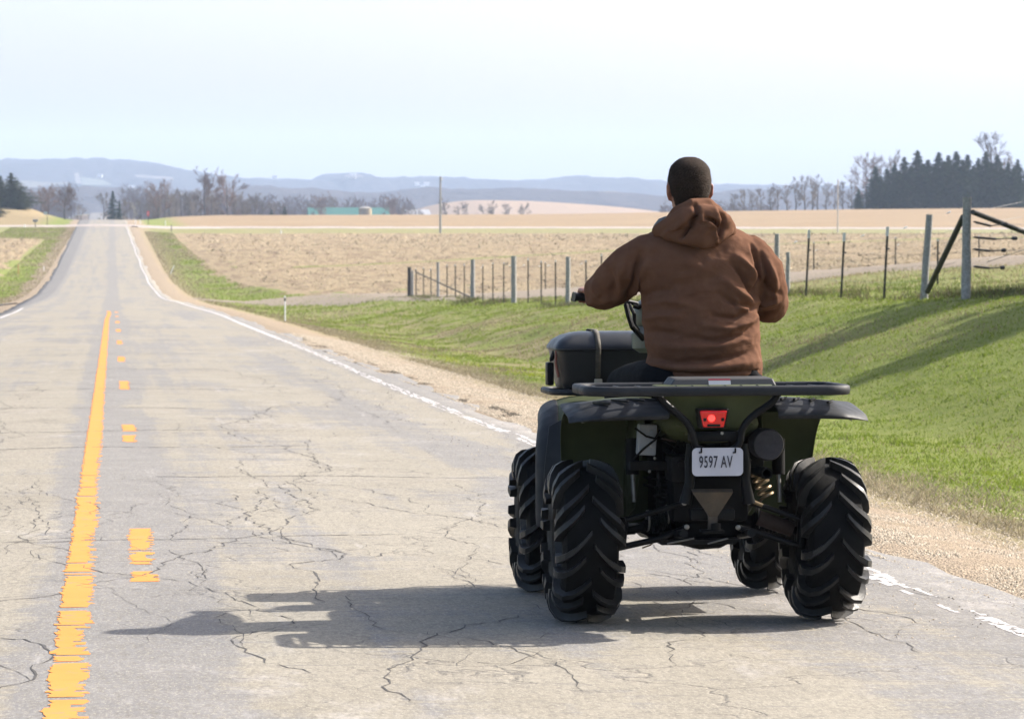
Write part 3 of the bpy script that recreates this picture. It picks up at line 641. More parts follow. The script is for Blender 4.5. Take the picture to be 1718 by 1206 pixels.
def tyre_profile(w2, R0, rb):
    return [(-w2*.74, rb), (-w2*.90, rb+.010), (-w2, rb+(R0-rb)*.42), (-w2*.985, rb+(R0-rb)*.66), (-w2*.88, rb+(R0-rb)*.87), (-w2*.62, rb+(R0-rb)*.965), (-w2*.3, R0), (0, R0+.002),
            (w2*.3, R0), (w2*.62, rb+(R0-rb)*.965), (w2*.88, rb+(R0-rb)*.87), (w2*.985, rb+(R0-rb)*.66), (w2, rb+(R0-rb)*.42), (w2*.90, rb+.010), (w2*.74, rb)]
def make_wheel(x, y, R, width, nl, rb, side, seed):
    g = random.Random(seed); w2 = width/2; R0 = R-.029; hub = (x, y, R-.006)
    prof = tyre_profile(w2, R0, rb)
    P = np.array(prof); s = np.concatenate([[0], np.cumsum(np.hypot(*np.diff(P, axis=0).T))]); S = s[-1]
    def at(w):     # w in -1..1 across tread -> profile position+normal
        q = (w*.5+.5)*S; a = np.interp(q, s, P[:, 0]); r = np.interp(q, s, P[:, 1]); e = .012
        a2, r2 = np.interp(q+e, s, P[:, 0]), np.interp(q+e, s, P[:, 1]); a1, r1 = np.interp(q-e, s, P[:, 0]), np.interp(q-e, s, P[:, 1])
        t = np.array([a2-a1, r2-r1]); t /= np.linalg.norm(t); return a, r, -t[1], t[0]
    # wheel disc and rim
    m = MB()
    ro = side*(-1)
    pr = [(-w2*.80, rb+.004), (-w2*.80, rb-.012), (-w2*.70, rb-.018), (-w2*.40, rb-.03), (w2*.40, rb-.03), (w2*.70, rb-.018), (w2*.80, rb-.012), (w2*.80, rb+.004)]
    m.lathe(pr, hub, 'X', 40)
    d = side*w2*.30
    m.lathe([(d, rb-.028), (d+side*.012, rb*.80), (d-side*.02, rb*.62), (d-side*.01, .055), (d+side*.03, .05), (d+side*.034, .02), (d+side*.034, .0005)], hub, 'X', 40)
    m.lathe([(-d-side*.03, rb-.028), (-d*.2, rb*.7), (-d*.2, .0005)], hub, 'X', 24)
    for k in range(4):
        a = k*math.pi/2+.4; c = (hub[0]+d+side*.006, hub[1]+.085*math.cos(a), hub[2]+.085*math.sin(a)); m.tube([c, (c[0]+side*.02, c[1], c[2])], .009, 6)
    wheel = m.build('wheel', M_rim, quad)
    # carcass + lugs
    m = MB(); m.lathe(prof[:], hub, 'X', 72)
    n_p = len(prof)
    # dusty bead rings
    for k in range(len(m.f)):
        j = m.f[k][0] % n_p
        if j in (0, 1, 12, 13): m.m[k] = 1
    def lug(th0, sg, long, h):
        st = []; n = 7
        w_end = .80 if long else .70; w_in = .02 if long else .12
        for i in range(n):
            t = i/(n-1); w = (w_in + (w_end-w_in)*t)
            th = th0 - (.44 if long else .34)*(1-(1-t)**1.7)   # inner end leads
            st.append((w*sg, th, .5*(.019 + .019*t + (.008 if i == n-1 else 0))))
        rings = []
        for (w, th, hw) in st:
            a, r, na, nr = at(w); dth = hw/r
            row = []
            for (q, k) in ((1, 0), (.78, 1), (-.78, 1), (-1, 0)):
                hh = (h*k) - .004*(1-k); aa = a+na*hh; rr = r+nr*hh; t = th+dth*q
                row.append((hub[0]+aa, hub[1]-rr*math.cos(t), hub[2]+rr*math.sin(t)))
            rings.append(row)
        b = len(m.v); m.mi = 2; m.grid(rings, flip=sg < 0); m.mi = 0
        m.f.append((b, b+1, b+2, b+3)); m.f.append(tuple(b+(n-1)*4+j for j in (3, 2, 1, 0))); m.m += [2, 2]
    for k in range(nl):
        th = 2*math.pi*k/nl + g.random()*.05
        lug(th, 1, k % 2 == 0, g.uniform(.026, .030)); lug(th + math.pi/nl + g.uniform(-.03, .03), -1, k % 2 == 0, g.uniform(.026, .030))
    # sidewall ribs
    t = m.build('tyre', [M_rubber, M_rubdust, M_lug], wheel, ang=30); fixn(t)
    t.data.shade_smooth(); t.data.set_sharp_from_angle(angle=R_(32))
    return wheel
TRK = .462
for sg, sd in ((-1, 1), (1, 2)): make_wheel(sg*(TRK+.014), 0.0, .318, .216, 20, .155, sg, sd)
for sg, sd in ((-1, 3), (1, 4)): make_wheel(sg*(TRK+.018), 1.24, .310, .172, 18, .155, sg, sd)

# ---- helper: swept fender sheet. path [(y,z)], cross [(x, offset along normal)]
def fender(name, path, cross, mat, parent, th=.008, lip=None):
    n = len(path); P = []
    for i, (y, z) in enumerate(path):
        a = path[max(i-1, 0)]; b = path[min(i+1, n-1)]; ty, tz = b[0]-a[0], b[1]-a[1]; l = math.hypot(ty, tz)
        ny, nz = -tz/l, ty/l
        if callable(cross): cr = cross(i/(n-1))
        else: cr = cross
        P.append([(x, y+ny*o, z+nz*o) for x, o in cr])
    m = MB(); m.grid(P); o = m.build(name, mat, parent, ang=60); solid(o, th, 0); subs(o, 2); return o
# front fenders (path from the rear flap up over the wheel to the front)
fp = [(.80, .30), (.80, .42), (.80, .56), (.84, .68), (.95, .765), (1.12, .80), (1.32, .80), (1.50, .76), (1.62, .68)]
for sg in (-1, 1):
    def kf(t): return 1-.20*max(0, (t-.35)/.65)
    fender('front_fender', fp, lambda t, sg=sg: [(sg*.17, .028), (sg*.30*kf(t), .030), (sg*.42*kf(t), .022), (sg*.475*kf(t), .002)], M_green, quad)
    fl = fender('fender_flare', fp, lambda t, sg=sg: [(sg*.462*kf(t), .012), (sg*.495*kf(t), .004), (sg*.53*kf(t), -.012), (sg*.545*kf(t), -.045), (sg*.545*kf(t), -.07)], M_flare, quad, .010)
    # inner apron, ahead of the footboard
    m = MB(); m.grid([[(sg*.14, .78, .80), (sg*.14, .78, .55), (sg*.16, .78, .34)], [(sg*.34, .80, .80), (sg*.34, .80, .55), (sg*.34, .80, .34)], [(sg*.50, .80, .72), (sg*.52, .80, .55), (sg*.53, .80, .32)]])
    solid(m.build('splash_guard', M_flare, quad), .008)

# rear body: tub over the wheels. wheel-well front wall, top deck, inner side
for sg in (-1, 1):
    # top deck over the wheel and down in front of it
    rp = [(-.34, .800), (-.22, .825), (-.05, .845), (.12, .845), (.27, .81), (.37, .72), (.405, .60), (.42, .46), (.42, .34)]
    def cr(t, sg=sg):
        out = .50 - .03*max(0, (t-.55)/.45)
        return [(sg*.14, .012), (sg*.24, .020), (sg*.38, .016), (sg*out, -.006), (sg*(out+.022), -.03)]
    fender('rear_fender', rp, cr, M_green, quad, .007)
    # inner wall of the wheel well
    m = MB(); m.grid([[(sg*.245, .42, .36), (sg*.245, .40, .62), (sg*.235, .30, .84)], [(sg*.235, .22, .42), (sg*.235, .20, .64), (sg*.225, .15, .86)], [(sg*.235, .04, .62), (sg*.235, 0, .72), (sg*.225, 0, .86)]])
    solid(m.build('wheel_well_liner', M_green, quad), .006)
# dark plastic brims over the rear wheels: outline in the photo is a lens with a tilted top
for sg, xt in ((-1, -.575), (1, .575)):
    P = []
    n = 14
    for i in range(n+1):
        t = i/n; x = sg*(.205 + (abs(xt)-.205)*t)
        rise = 1 - t**2.4
        back = -.43 + .10*max(0, t-.72)/.28
        zt = .822 + .040*rise - .012*(t**5)
        P.append([(x, -.05+.03*t, .845+.012*rise), (x, -.20, zt+.006), (x, -.32, zt-.006), (x, back, zt-.030), (x, back-.012, zt-.050*(.55+.45*rise)), (x, back+.006, zt-.066*(.4+.6*rise))])
    m = MB(); m.grid(P); o = m.build('fender_brim', M_flare, quad, ang=70); solid(o, .007, 0); subs(o, 1)
    # raised ribs on top of the brim
    for xr in (.26, .31, .37, .44):
        mm = MB(); zr = .822+.04*(1-((xr-.205)/.37)**2.4)
        mm.box((sg*xr, -.27, zr+.006), (.010, .13, .010), (0, 0, sg*-.35), .003); mm.build('brim_rib', M_flare, quad)

# tail panel
m = MB()
tl = L(1100, 657, -.40); tr = L(1308, 657, -.40); bl = L(1158, 724, -.38); br = L(1248, 724, -.38)
P = []
for i in range(7):
    u = i/6; row = []
    for j in range(9):
        v = j/8; a = tl.lerp(tr, v); b = bl.lerp(br, v); p = a.lerp(b, u); p.y += -.035*math.sin(math.pi*v)*(1-.5*u) + .02*u
        row.append(p)
    P.append(row)
m.grid(P); tail = m.build('tail_panel', M_green, quad, ang=60); solid(tail, .01, 1); subs(tail, 1)
# top of the tail with moulded notches
m = MB(); zt = tl.z
m.box((0.005, -.26, zt+.002), (.46, .30, .03), None, .012); 
o = m.build('tail_deck', M_green, quad)
for k in range(-3, 4): m = MB(); m.box((k*.062+.005, -.405, zt+.012), (.008, .03, .022), (0, .5, 0), .002); m.build('deck_rib', M_green, o)
# tail light
m = MB()
c = L(1198, 703, -.45)
def trap(mb, c, wt, wb, h, y0, y1, bev=0):
    P0 = [(c.x-wt/2, c.z+h/2), (c.x+wt/2, c.z+h/2), (c.x+wb/2, c.z-h/2), (c.x-wb/2, c.z-h/2)]
    k = .8
    vs = [(x, y1, z) for x, z in P0] + [(c.x+(x-c.x)*k**0, y0, c.z+(z-c.z)) for x, z in P0]
    mb.add(vs, [(4, 5, 6, 7), (0, 4, 7, 3), (1, 2, 6, 5), (0, 1, 5, 4), (3, 7, 6, 2)])
trap(m, c, .122, .092, .078, -.452, -.36); th = m.build('tail_light', M_black, quad, smooth=False)
bm_ = th.modifiers.new('b', 'BEVEL'); bm_.width = .008; bm_.segments = 3
t = NT('red_lens'); t.set((.42, .008, .008), .12, 0, t.bump(t.noise(220, 1), .25, .002), .6)
t.b.inputs['Emission Color'].default_value = (1, .02, .02, 1); t.b.inputs['Emission Strength'].default_value = .06
t2 = NT('lit_red_bulb'); t2.b.inputs['Emission Color'].default_value = (1, .02, .015, 1); t2.b.inputs['Emission Strength'].default_value = 1.5; t2.set((.9, .1, .08), .3)
m = MB(); trap(m, c, .104, .078, .062, -.461, -.44); lens = m.build('lens', t.m, th, smooth=False)
b2 = lens.modifiers.new('b', 'BEVEL'); b2.width = .006; b2.segments = 3
m = MB(); cc = L(1195, 702, -.46); m.lathe([(-.002, .0005), (-.0025, .010), (0, .0135), (.004, .015)], (cc.x, -.4615, cc.z), 'Y', 20); m.build('bulb', t2.m, th)
m = MB()
for dx in (-.034, .034): m.box((c.x+dx, -.4625, c.z-.002), (.012, .004, .012), None, .002)
m.box((c.x, -.4618, c.z-.024), (.05, .003, .010), None, .001)
m.build('lens_frame', M_black, th)
# black bar below the tail panel
m = MB(); a = L(1160, 732, -.38); b = L(1245, 732, -.38); m.box(((a.x+b.x)/2, -.385, a.z), (b.x-a.x+.02, .05, .040), None, .01); m.build('bumper_bar', M_black, quad)
for px in (1160, 1213): q = L(px, 727, -.42); m = MB(); m.tube([(q.x, -.405, q.z), (q.x, -.418, q.z)], .006, 8); m.build('bolt', M_alu, quad)
# rear bumper tube: from the rack down and in, then down to the lower frame
for pts in ([(1103, 652), (1112, 672), (1150, 705), (1163, 728), (1168, 748), (1182, 757)], [(1306, 652), (1300, 672), (1262, 700), (1246, 722), (1241, 745), (1226, 757)]):
    q = [L(x, y, -.44) for x, y in pts]
    m = MB(); P = []
    for i in range(len(q)-1):
        for k in range(4):
            t_ = k/4; p0 = q[max(i-1, 0)]; p1 = q[i]; p2 = q[i+1]; p3 = q[min(i+2, len(q)-1)]
            P.append(.5*((2*p1)+(p2-p0)*t_+(2*p0-5*p1+4*p2-p3)*t_*t_+(3*p1-p0-3*p2+p3)*t_**3))
    P.append(q[-1]); m.tube(P, .0135, 12); m.build('bumper_tube', M_black, quad)
a = L(1180, 757, -.44); b = L(1228, 757, -.44); m = MB(); m.tube([a, b], .0135, 12); m.build('bumper_tube', M_black, quad)
for pts in ([(1160, 745), (1157, 775), (1158, 810), (1150, 845)], [(1249, 745), (1253, 775), (1252, 810), (1258, 845)]):
    m = MB(); m.tube([L(x, y, -.36) for x, y in pts], [.016, .017, .019, .024], 10); m.build('frame_tube', M_black, quad)
# number plate
pc = L(1205, 775, -.475); pw, ph = .193, .105
def rrect(w, h, r, n=6):
    o = []
    for cx, cz, a0 in ((w/2-r, h/2-r, 0), (-w/2+r, h/2-r, 90), (-w/2+r, -h/2+r, 180), (w/2-r, -h/2+r, 270)):
        for k in range(n+1): a = R_(a0+90*k/n); o.append((cx+r*math.cos(a), cz+r*math.sin(a)))
    return o
rr = rrect(pw, ph, .018); m = MB(); nn = len(rr)
m.add([(pc.x+x, -.477, pc.z+z) for x, z in rr]+[(pc.x+x, -.474, pc.z+z) for x, z in rr], [tuple(range(nn)), tuple(range(2*nn-1, nn-1, -1))]+[(i, nn+i, nn+(i+1) % nn, (i+1) % nn) for i in range(nn)])
plate = m.build('number_plate', simple('plate_white', (.40, .40, .45), .5, var=.04, scale=20), quad, smooth=False); fixn(plate)
def text_mesh(txt, name, mat, parent, loc, size, sx, ext=.0006):
    cu = bpy.data.curves.new('tmp_text', 'FONT'); cu.body = txt; cu.size = size; cu.align_x = 'CENTER'; cu.align_y = 'CENTER'; cu.extrude = ext; cu.offset = size*.012; cu.space_character = 1.10
    to = bpy.data.objects.new('tmp_text', cu); COL.objects.link(to); dg = bpy.context.evaluated_depsgraph_get()
    me = bpy.data.meshes.new_from_object(to.evaluated_get(dg)); bpy.data.objects.remove(to)
    M = Matrix.Translation(loc) @ Matrix.Rotation(R_(90), 4, 'X') @ Matrix.Diagonal((sx, 1, 1, 1)); me.transform(M); me.name = name
    me.materials.clear(); me.materials.append(mat); o = bpy.data.objects.new(name, me); COL.objects.link(o); o.parent = parent; return o
tc = L(1202, 776, -.479)
M_ink = simple('plate_ink', (.02, .02, .03), .6, var=.05)
text_mesh('9597 AV', 'plate_number', M_ink, plate, (tc.x, -.4785, tc.z), .062, .53)
for px in (1178, 1235):
    m = MB(); q = L(px, 754, -.48); m.box((q.x, -.479, q.z-.004), (.006, .006, .018), None, .002); m.box((q.x-.004, -.479, q.z-.012), (.012, .006, .005), None, .0015); m.build('plate_clip', M_black, plate)

# rear rack: heavy rounded loop, inner bars, corner reflectors
zr = .905; xl = L(966, 645, -.06).x; xrr = L(1425, 645, -.44).x; cxr = (xl+xrr)/2; wr = (xrr-xl)/2
def loop(cx, w, y0, y1, z, r, tz, ty, n=6):
    o = []
    for sx, yy, a0 in ((1, y1, 0), (-1, y1, 90), (-1, y0, 180), (1, y0, 270)):
        for k in range(n+1):
            a = R_(a0+90*k/n); o.append((cx+sx*(w-r)+r*math.cos(a), (yy-r if yy == y1 else yy+r)+r*math.sin(a), z))
    return o
def rack(name, cx, w, y0, y1, z, bars, hz_, wy):
    pts = [Vector(p) for p in loop(cx, w, y0, y1, z, .09, 0, 0)]; n = len(pts); P = []
    for i, p in enumerate(pts):
        t = (pts[(i+1) % n]-pts[i-1]).normalized(); nx = Vector((t.y, -t.x, 0))
        row = []
        for k in range(10):
            a = 2*math.pi*k/10; ca, sa = math.cos(a), math.sin(a); row.append(p + nx*(wy*math.copysign(abs(ca)**.6, ca)) + Vector((0, 0, hz_*math.copysign(abs(sa)**.6, sa))))
        P.append(row)
    m = MB(); m.grid(P, closeu=True, closev=True)
    o = m.build(name, M_flare, quad, ang=60)
    for bx in bars:
        m = MB(); m.tube([(bx, y0+.01, z), (bx, y1-.01, z)], .0095, 8); m.build('rack_bar', M_black, o)
    for fy in (.25, .5, .75):
        yy_ = y0+(y1-y0)*fy; m = MB(); m.tube([(cx-w+.012, yy_, z-.002), (cx+w-.012, yy_, z-.002)], .0105, 8); m.build('rack_bar', M_black, o)
    return o
rr_ = rack('rear_rack', cxr, wr, -.47, -.02, zr, [cxr+k*.085 for k in (-5, -4, -3, -2, -1, 0, 1, 2, 3, 4, 5)], .019, .019)
fl_x = L(917, 655, 1.50).x
fr_ = rack('front_rack', 0, abs(fl_x), 1.22, 1.66, L(930, 655, 1.5).z, [k*.11 for k in (-3, -2, -1, 0, 1, 2, 3)], .013, .015)
M_amber = simple('amber_reflector', (.75, .27, .06), .25, var=.15, scale=60); M_redr = simple('red_reflector', (.55, .10, .07), .3, var=.15, scale=60)
def pt(p): return tuple(p)
q = L(981, 645, -.40); m = MB(); m.box((xl+.012, -.40, zr), (.045, .032, .026), (0, 0, -.7), .006); m.build('side_reflector', M_redr, rr_)
q = L(924, 654, 1.3); m = MB(); m.box((-abs(fl_x)+.003, 1.31, L(930, 655, 1.5).z), (.020, .05, .022), (0, 0, 0), .004); m.build('side_reflector', M_amber, fr_)
# rack supports
for px in (1103, 1306):
    a = L(px, 652, -.43); m = MB(); m.tube([(a.x, -.44, zr-.01), (a.x, -.43, a.z-.02)], .016, 8); m.build('rack_strut', M_black, quad)
for sx in (-.22, .22):
    m = MB(); m.tube([(sx, -.05, zr), (sx*.8, -.02, .82)], .012, 8); m.build('rack_strut', M_black, quad)
    m = MB(); m.tube([(sx, 1.30, .80), (sx*.9, 1.25, .66)], .012, 8); m.build('rack_strut', M_black, quad)
    m = MB(); m.tube([(sx, 1.60, .80), (sx*.9, 1.55, .60)], .012, 8); m.build('rack_strut', M_black, quad)
# grey pad with a red and white sticker, at the front of the rack behind the rider
a = L(1122, 637, -.10); b = L(1296, 637, -.10)
m = MB(); zt = L(1200, 628, -.1).z-.010; zb = zr+.010
m.add([(a.x-.01, -.20, zb), (b.x, -.20, zb), (b.x, -.02, zb), (a.x-.01, -.02, zb), (a.x+.012, -.185, zt-.004), (b.x-.012, -.185, zt-.004), (b.x-.012, -.03, zt), (a.x+.012, -.03, zt)], [(0,1,5,4),(1,2,6,5),(2,3,7,6),(3,0,4,7),(4,5,6,7),(3,2,1,0)])
pad = m.build('rack_pad', simple('grey_pad', (.020, .021, .023), .6, var=.15, scale=16), quad, smooth=False)
bm_ = pad.modifiers.new('b', 'BEVEL'); bm_.width = .005; bm_.segments = 2
sa = L(1190, 633, -.19); sb = L(1227, 633, -.19); h_ = (zt-zb)
def pface(x, t): return (x, -.20+.015*t-.0022, zb+(h_-.004)*t)
m = MB(); m.add([pface(sa.x, .05), pface(sb.x, .05), pface(sb.x, .72), pface(sa.x, .72)], [(0,1,2,3)]); m.build('sticker', simple('sticker_white', (.36, .36, .38), .5, var=.05), pad, smooth=False)
m = MB(); m.add([pface(sa.x, .74), pface(sb.x, .74), pface(sb.x, 1.0), pface(sa.x, 1.0)], [(0,1,2,3)]); m.build('sticker', simple('sticker_red', (.25, .03, .04), .5, var=.05), pad, smooth=False)

# white bottle behind the left rear wheel well
a = L(1072, 712, -.10); b = L(1102, 764, -.10)
m = MB(); m.box(((a.x+b.x)/2, -.08, (a.z+b.z)/2), (b.x-a.x, .07, a.z-b.z), (0, .05, 0), .008); m.box((b.x-.02, -.085, (a.z+b.z)/2+.004), (.014, .07, .07), None, .004)
bt = m.build('overflow_bottle', M_white_pl, quad)
for pts in ([(1066, 718, -.13), (1085, 732, -.14), (1115, 740, -.13), (1140, 752, -.10)], [(1108, 722, -.13), (1100, 738, -.15), (1082, 752, -.13), (1062, 772, -.10)], [(1128, 700, -.12), (1140, 715, -.14), (1142, 735, -.12), (1128, 760, -.1)], [(1110, 735, -.12), (1128, 722, -.12), (1145, 728, -.12), (1150, 750, -.12)]):
    m = MB(); m.tube([L(*p) for p in pts], .0045, 6); m.build('hose', M_dark, quad)
m = MB(); m.tube([L(1112, 736, -.14), L(1135, 741, -.12)], .0035, 6); m.build('hose', M_boot, quad)

# muffler
c = L(1293, 747, -.36); m = MB()
m.lathe([(.55, .02), (.5, .045), (.06, .060), (.01, .062), (-.006, .056), (-.008, .030), (-.004, .0005)], (c.x, -.33, c.z), 'Y', 28); m.build('muffler', M_canvas, quad)
c2 = L(1283, 793, -.3); m = MB(); m.lathe([(.3, .02), (.02, .022), (.0, .022), (.0, .016), (.05, .014)], (c2.x, -.36, c2.z), 'Y', 16); m.build('tail_pipe', M_dark, quad)
# engine, gearbox, frame, footboards: the dark mass between the wheels
m = MB(); m.box((0, .05, .50), (.30, .42, .22), None, .03); m.box((0, .55, .46), (.30, .50, .34), None, .04); m.box((0, .18, .70), (.34, .40, .22), None, .03)
for k in range(5): m.box((0, .40+.02, .50+.03*k), (.34, .40, .008), None, .002)
m.box((-.12, -.16, .60), (.10, .16, .10), None, .02); m.box((.13, -.10, .66), (.14, .22, .12), None, .02)
m.build('engine', M_dark, quad)
m = MB(); m.lathe([(-.12, .03), (-.10, .065), (-.02, .085), (.06, .08), (.12, .05)], (.0, -.02, .36), 'X', 20); m.build('differential', M_dark, quad)
for sg in (-1, 1):
    m = MB(); m.tube([(sg*.13, -.30, .36), (sg*.14, 0, .33), (sg*.16, .5, .30), (sg*.15, 1.2, .34), (sg*.14, 1.55, .5)], .017, 8); m.build('frame_tube', M_black, quad)
    m = MB(); m.tube([(sg*.13, -.25, .62), (sg*.15, .1, .68), (sg*.13, .8, .74), (sg*.12, 1.3, .72), (sg*.14, 1.55, .55)], .015, 8); m.build('frame_tube', M_black, quad)
    m = MB(); m.box((sg*.33, .60, .31), (.26, .36, .018), None, .006)
    for k in range(5): m.box((sg*.33, .48+.06*k, .325), (.22, .014, .016), None, .003)
    m.build('footboard', M_flare, quad)
# left horizontal bracket and small bits seen under the tail
a = L(1058, 782, -.14); b = L(1150, 782, -.14); m = MB(); m.box(((a.x+b.x)/2, -.12, a.z), (b.x-a.x, .05, .035), None, .006); m.build('battery_tray', M_dark, quad)
for px, py in ((1100, 769), (1091, 791)): q = L(px, py, -.16); m = MB(); m.lathe([(0, .006), (-.004, .005), (-.006, .0005)], (q.x, -.155, q.z), 'Y', 10); m.build('bolt', M_alu, quad)
# suspension
def arm(pts, r, y, name='control_arm', mat=None):
    m = MB(); m.tube([L(x, yy, y) for x, yy in pts], r, 10); return m.build(name, mat or M_black, quad)
for y in (-.16, .12):
    arm([(1150, 843), (1105, 857), (1050, 872)], .0105, y); arm([(1153, 885), (1110, 903), (1046, 917)], .0125, y)
    arm([(1252, 842), (1290, 852), (1345, 872)], .0105, y); arm([(1240, 885), (1285, 898), (1340, 915)], .0125, y)
arm([(1048, 868), (1044, 895), (1042, 920)], .02, -.05, 'wheel_knuckle'); arm([(1348, 868), (1346, 895), (1344, 920)], .02, -.05, 'wheel_knuckle')
for pl in ([(1170, 872), (1125, 872), (1085, 884), (1040, 893)], [(1225, 872), (1262, 874), (1305, 884), (1350, 893)]):
    q = [L(x, y, -.02) for x, y in pl]; m = MB(); m.tube([q[0], q[1]], .022, 12)
    for k in range(7):
        a = q[1].lerp(q[2], k/7); b = q[1].lerp(q[2], (k+.5)/7); cc = q[1].lerp(q[2], (k+1)/7); rr2 = .040-.0015*k
        m.tube([a, b, cc], [rr2*.78, rr2, rr2*.78], 14)
    m.tube([q[2], q[3]], .016, 10); m.build('axle_boot', M_dark, quad)
    q0 = L((pl[1][0]+pl[2][0])/2, (pl[1][1]+pl[2][1])/2, -.02); 
q = [L(1272, 868, -.05), L(1330, 888, -.05)]; m = MB(); m.tube(q, .030, 14); m.build('axle_shaft', M_boot, quad)
for px, py in ((1149, 844), (1257, 843), (1153, 884), (1239, 885)):
    q = L(px, py, -.19); m = MB(); m.lathe([(.0, .010), (-.006, .010), (-.009, .005), (-.009, .0005)], (q.x, -.185, q.z), 'Y', 10); m.build('pivot_bolt', M_alu, quad)
for px, py, a in ((1123, 858, .35), (1090, 867, .35), (1275, 863, -.35), (1242, 838, -.3)):   # band clamps
    q = L(px, py+8, -.06); m = MB(); m.lathe([(-.004, .041), (.004, .041)], (q.x, -.02, q.z), 'X', 20); o = m.build('boot_clamp', M_alu, quad); solid(o, .002)
# shocks: silvery rods + coil springs
for x0, y0_, y1_ in ((1062, 796, 842), (1307, 796, 842)):
    m = MB(); m.tube([L(x0, y0_, .0), L(x0+2, y1_, -.02)], .0085, 10); sh = m.build('shock_absorber', M_alu, quad)
    m = MB(); m.tube([L(x0, y0_-60, .02), L(x0, y0_, .0)], .026, 12); m.build('shock_body', M_dark, sh)
def coil(name, p0, p1, r, turns, wire, mat):
    p0, p1 = Vector(p0), Vector(p1); ax = (p1-p0); l = ax.length; ax.normalize(); u = ax.orthogonal().normalized(); w = ax.cross(u); pts = []
    n = int(turns*14)
    for i in range(n+1): a = 2*math.pi*turns*i/n; pts.append(p0+ax*(l*i/n)+u*math.cos(a)*r+w*math.sin(a)*r)
    m = MB(); m.tube(pts, wire, 6); return m.build(name, mat, quad)
coil('spring', L(1272, 792, -.08), L(1288, 836, -.10), .027, 4.2, .0065, M_spring)
coil('spring', L(1120, 778, -.02), L(1110, 845, -.02), .030, 5, .006, M_dark)
m = MB(); m.tube([L(1255, 838, -.17), L(1280, 848, -.17)], .007, 8); m.build('brake_rod', M_spring, quad)
m = MB(); m.tube([L(1105, 790, -.1), L(1108, 832, -.1)], .004, 6); m.build('hose', M_dark, quad)
# hitch: triangular plate, drop tongue, ball plate
a, b, c = L(1162, 826, -.40), L(1231, 826, -.40), L(1197, 884, -.36)
m = MB(); e = (c-a)*0
cl = L(1190, 866, -.37); crr = L(1205, 866, -.37)
m.add([a, b, crr, cl, a+Vector((0, .02, .012)), b+Vector((0, .02, .012)), crr+Vector((0, .02, 0)), cl+Vector((0, .02, 0))], [(0,3,2,1),(4,5,6,7),(0,1,5,4),(1,2,6,5),(2,3,7,6),(3,0,4,7)])
hit = m.build('hitch_plate', M_steel, quad, smooth=False); fixn(hit)
a = L(1197, 862, -.37); b = L(1197, 893, -.37); m = MB(); m.box(((a.x+b.x)/2, -.36, (a.z+b.z)/2), (.036, .012, a.z-b.z+.01), None, .003); m.build('hitch_tongue', M_steel, hit)
a = L(1197, 892, -.40); m = MB(); m.box((a.x, -.37, a.z), (.085, .09, .012), None, .004); m.lathe([(.006, .018), (.03, .018), (.034, .0005)], (a.x+.012, -.39, a.z), 'Z', 14); m.build('hitch_ball_plate', M_dark, hit)
a = L(1195, 858, -.30); m = MB(); m.box((a.x, -.30, a.z-.01), (.17, .05, .045), None, .01); m.build('crossmember', M_black, quad)
# skid plate
a = L(1098, 908, -.12); b = L(1240, 908, -.12); m = MB(); cx_ = (a.x+b.x)/2; w_ = (b.x-a.x)/2
m.add([(cx_-w_, -.16, a.z+.008), (cx_+w_, -.16, a.z+.008), (cx_+w_*.86, -.16, a.z-.012), (cx_-w_*.86, -.16, a.z-.012), (cx_-w_, 1.4, a.z+.008), (cx_+w_, 1.4, a.z+.008), (cx_+w_*.86, 1.4, a.z-.012), (cx_-w_*.86, 1.4, a.z-.012)], [(0,1,2,3),(7,6,5,4),(0,4,5,1),(3,2,6,7),(1,5,6,2),(0,3,7,4)])
fixn(m.build('skid_plate', M_black, quad, smooth=False))
m = MB()
for (x0, x1) in ((1120, 1165), (1188, 1222)): m.tube([L(x0, 912, -.165), L(x1, 903, -.165)], .0035, 6)
m.build('skid_rib', M_alu, quad)
m = MB(); m.tube([L(1100, 905, -.12), L(1092, 914, -.13), L(1078, 919, -.12)], .003, 6); m.build('hose', M_spring, quad)

# seat, tank, cowl, handlebar
def loft(name, secs, mat, n=20, p=2.4, ang=60, sub=1, parent=None):
    """secs: (y, cx, cz, hw, hh)"""
    P = []
    for (y, cx, cz, hw, hh) in secs:
        P.append([(cx+hw*math.copysign(abs(math.cos(a))**(2/p), math.cos(a)), y, cz+hh*math.copysign(abs(math.sin(a))**(2/p), math.sin(a))) for a in [2*math.pi*k/n for k in range(n)]])
    m = MB(); m.grid(P, closev=True, flip=True); b = 0
    m.f.append(tuple(range(n))); m.f.append(tuple(range((len(secs)-1)*n, len(secs)*n))[::-1]); m.m += [0, 0]
    o = m.build(name, mat, parent if parent is not None else quad, ang=ang); fixn(o); o.data.shade_smooth()
    if sub: subs(o, sub)
    return o
loft('seat', [(-.18, 0, .84, .10, .02), (-.16, 0, .845, .15, .05), (.05, 0, .845, .17, .055), (.35, 0, .825, .165, .055), (.6, 0, .835, .13, .06), (.72, 0, .86, .10, .05)], M_vinyl)
loft('fuel_tank', [(.60, 0, .72, .12, .12), (.70, 0, .80, .15, .15), (.85, 0, .83, .17, .17), (1.0, 0, .82, .17, .16), (1.15, 0, .78, .18, .12)], M_green)
loft('front_cowl', [(1.05, 0, .76, .20, .10), (1.2, 0, .76, .24, .09), (1.45, 0, .72, .26, .10), (1.62, 0, .66, .24, .10), (1.70, 0, .62, .20, .06)], M_green)
loft('side_cover', [(-.30, 0, .77, .17, .07), (-.1, 0, .77, .20, .08), (.2, 0, .76, .21, .09), (.5, 0, .74, .20, .09), (.7, 0, .70, .17, .08)], M_green)
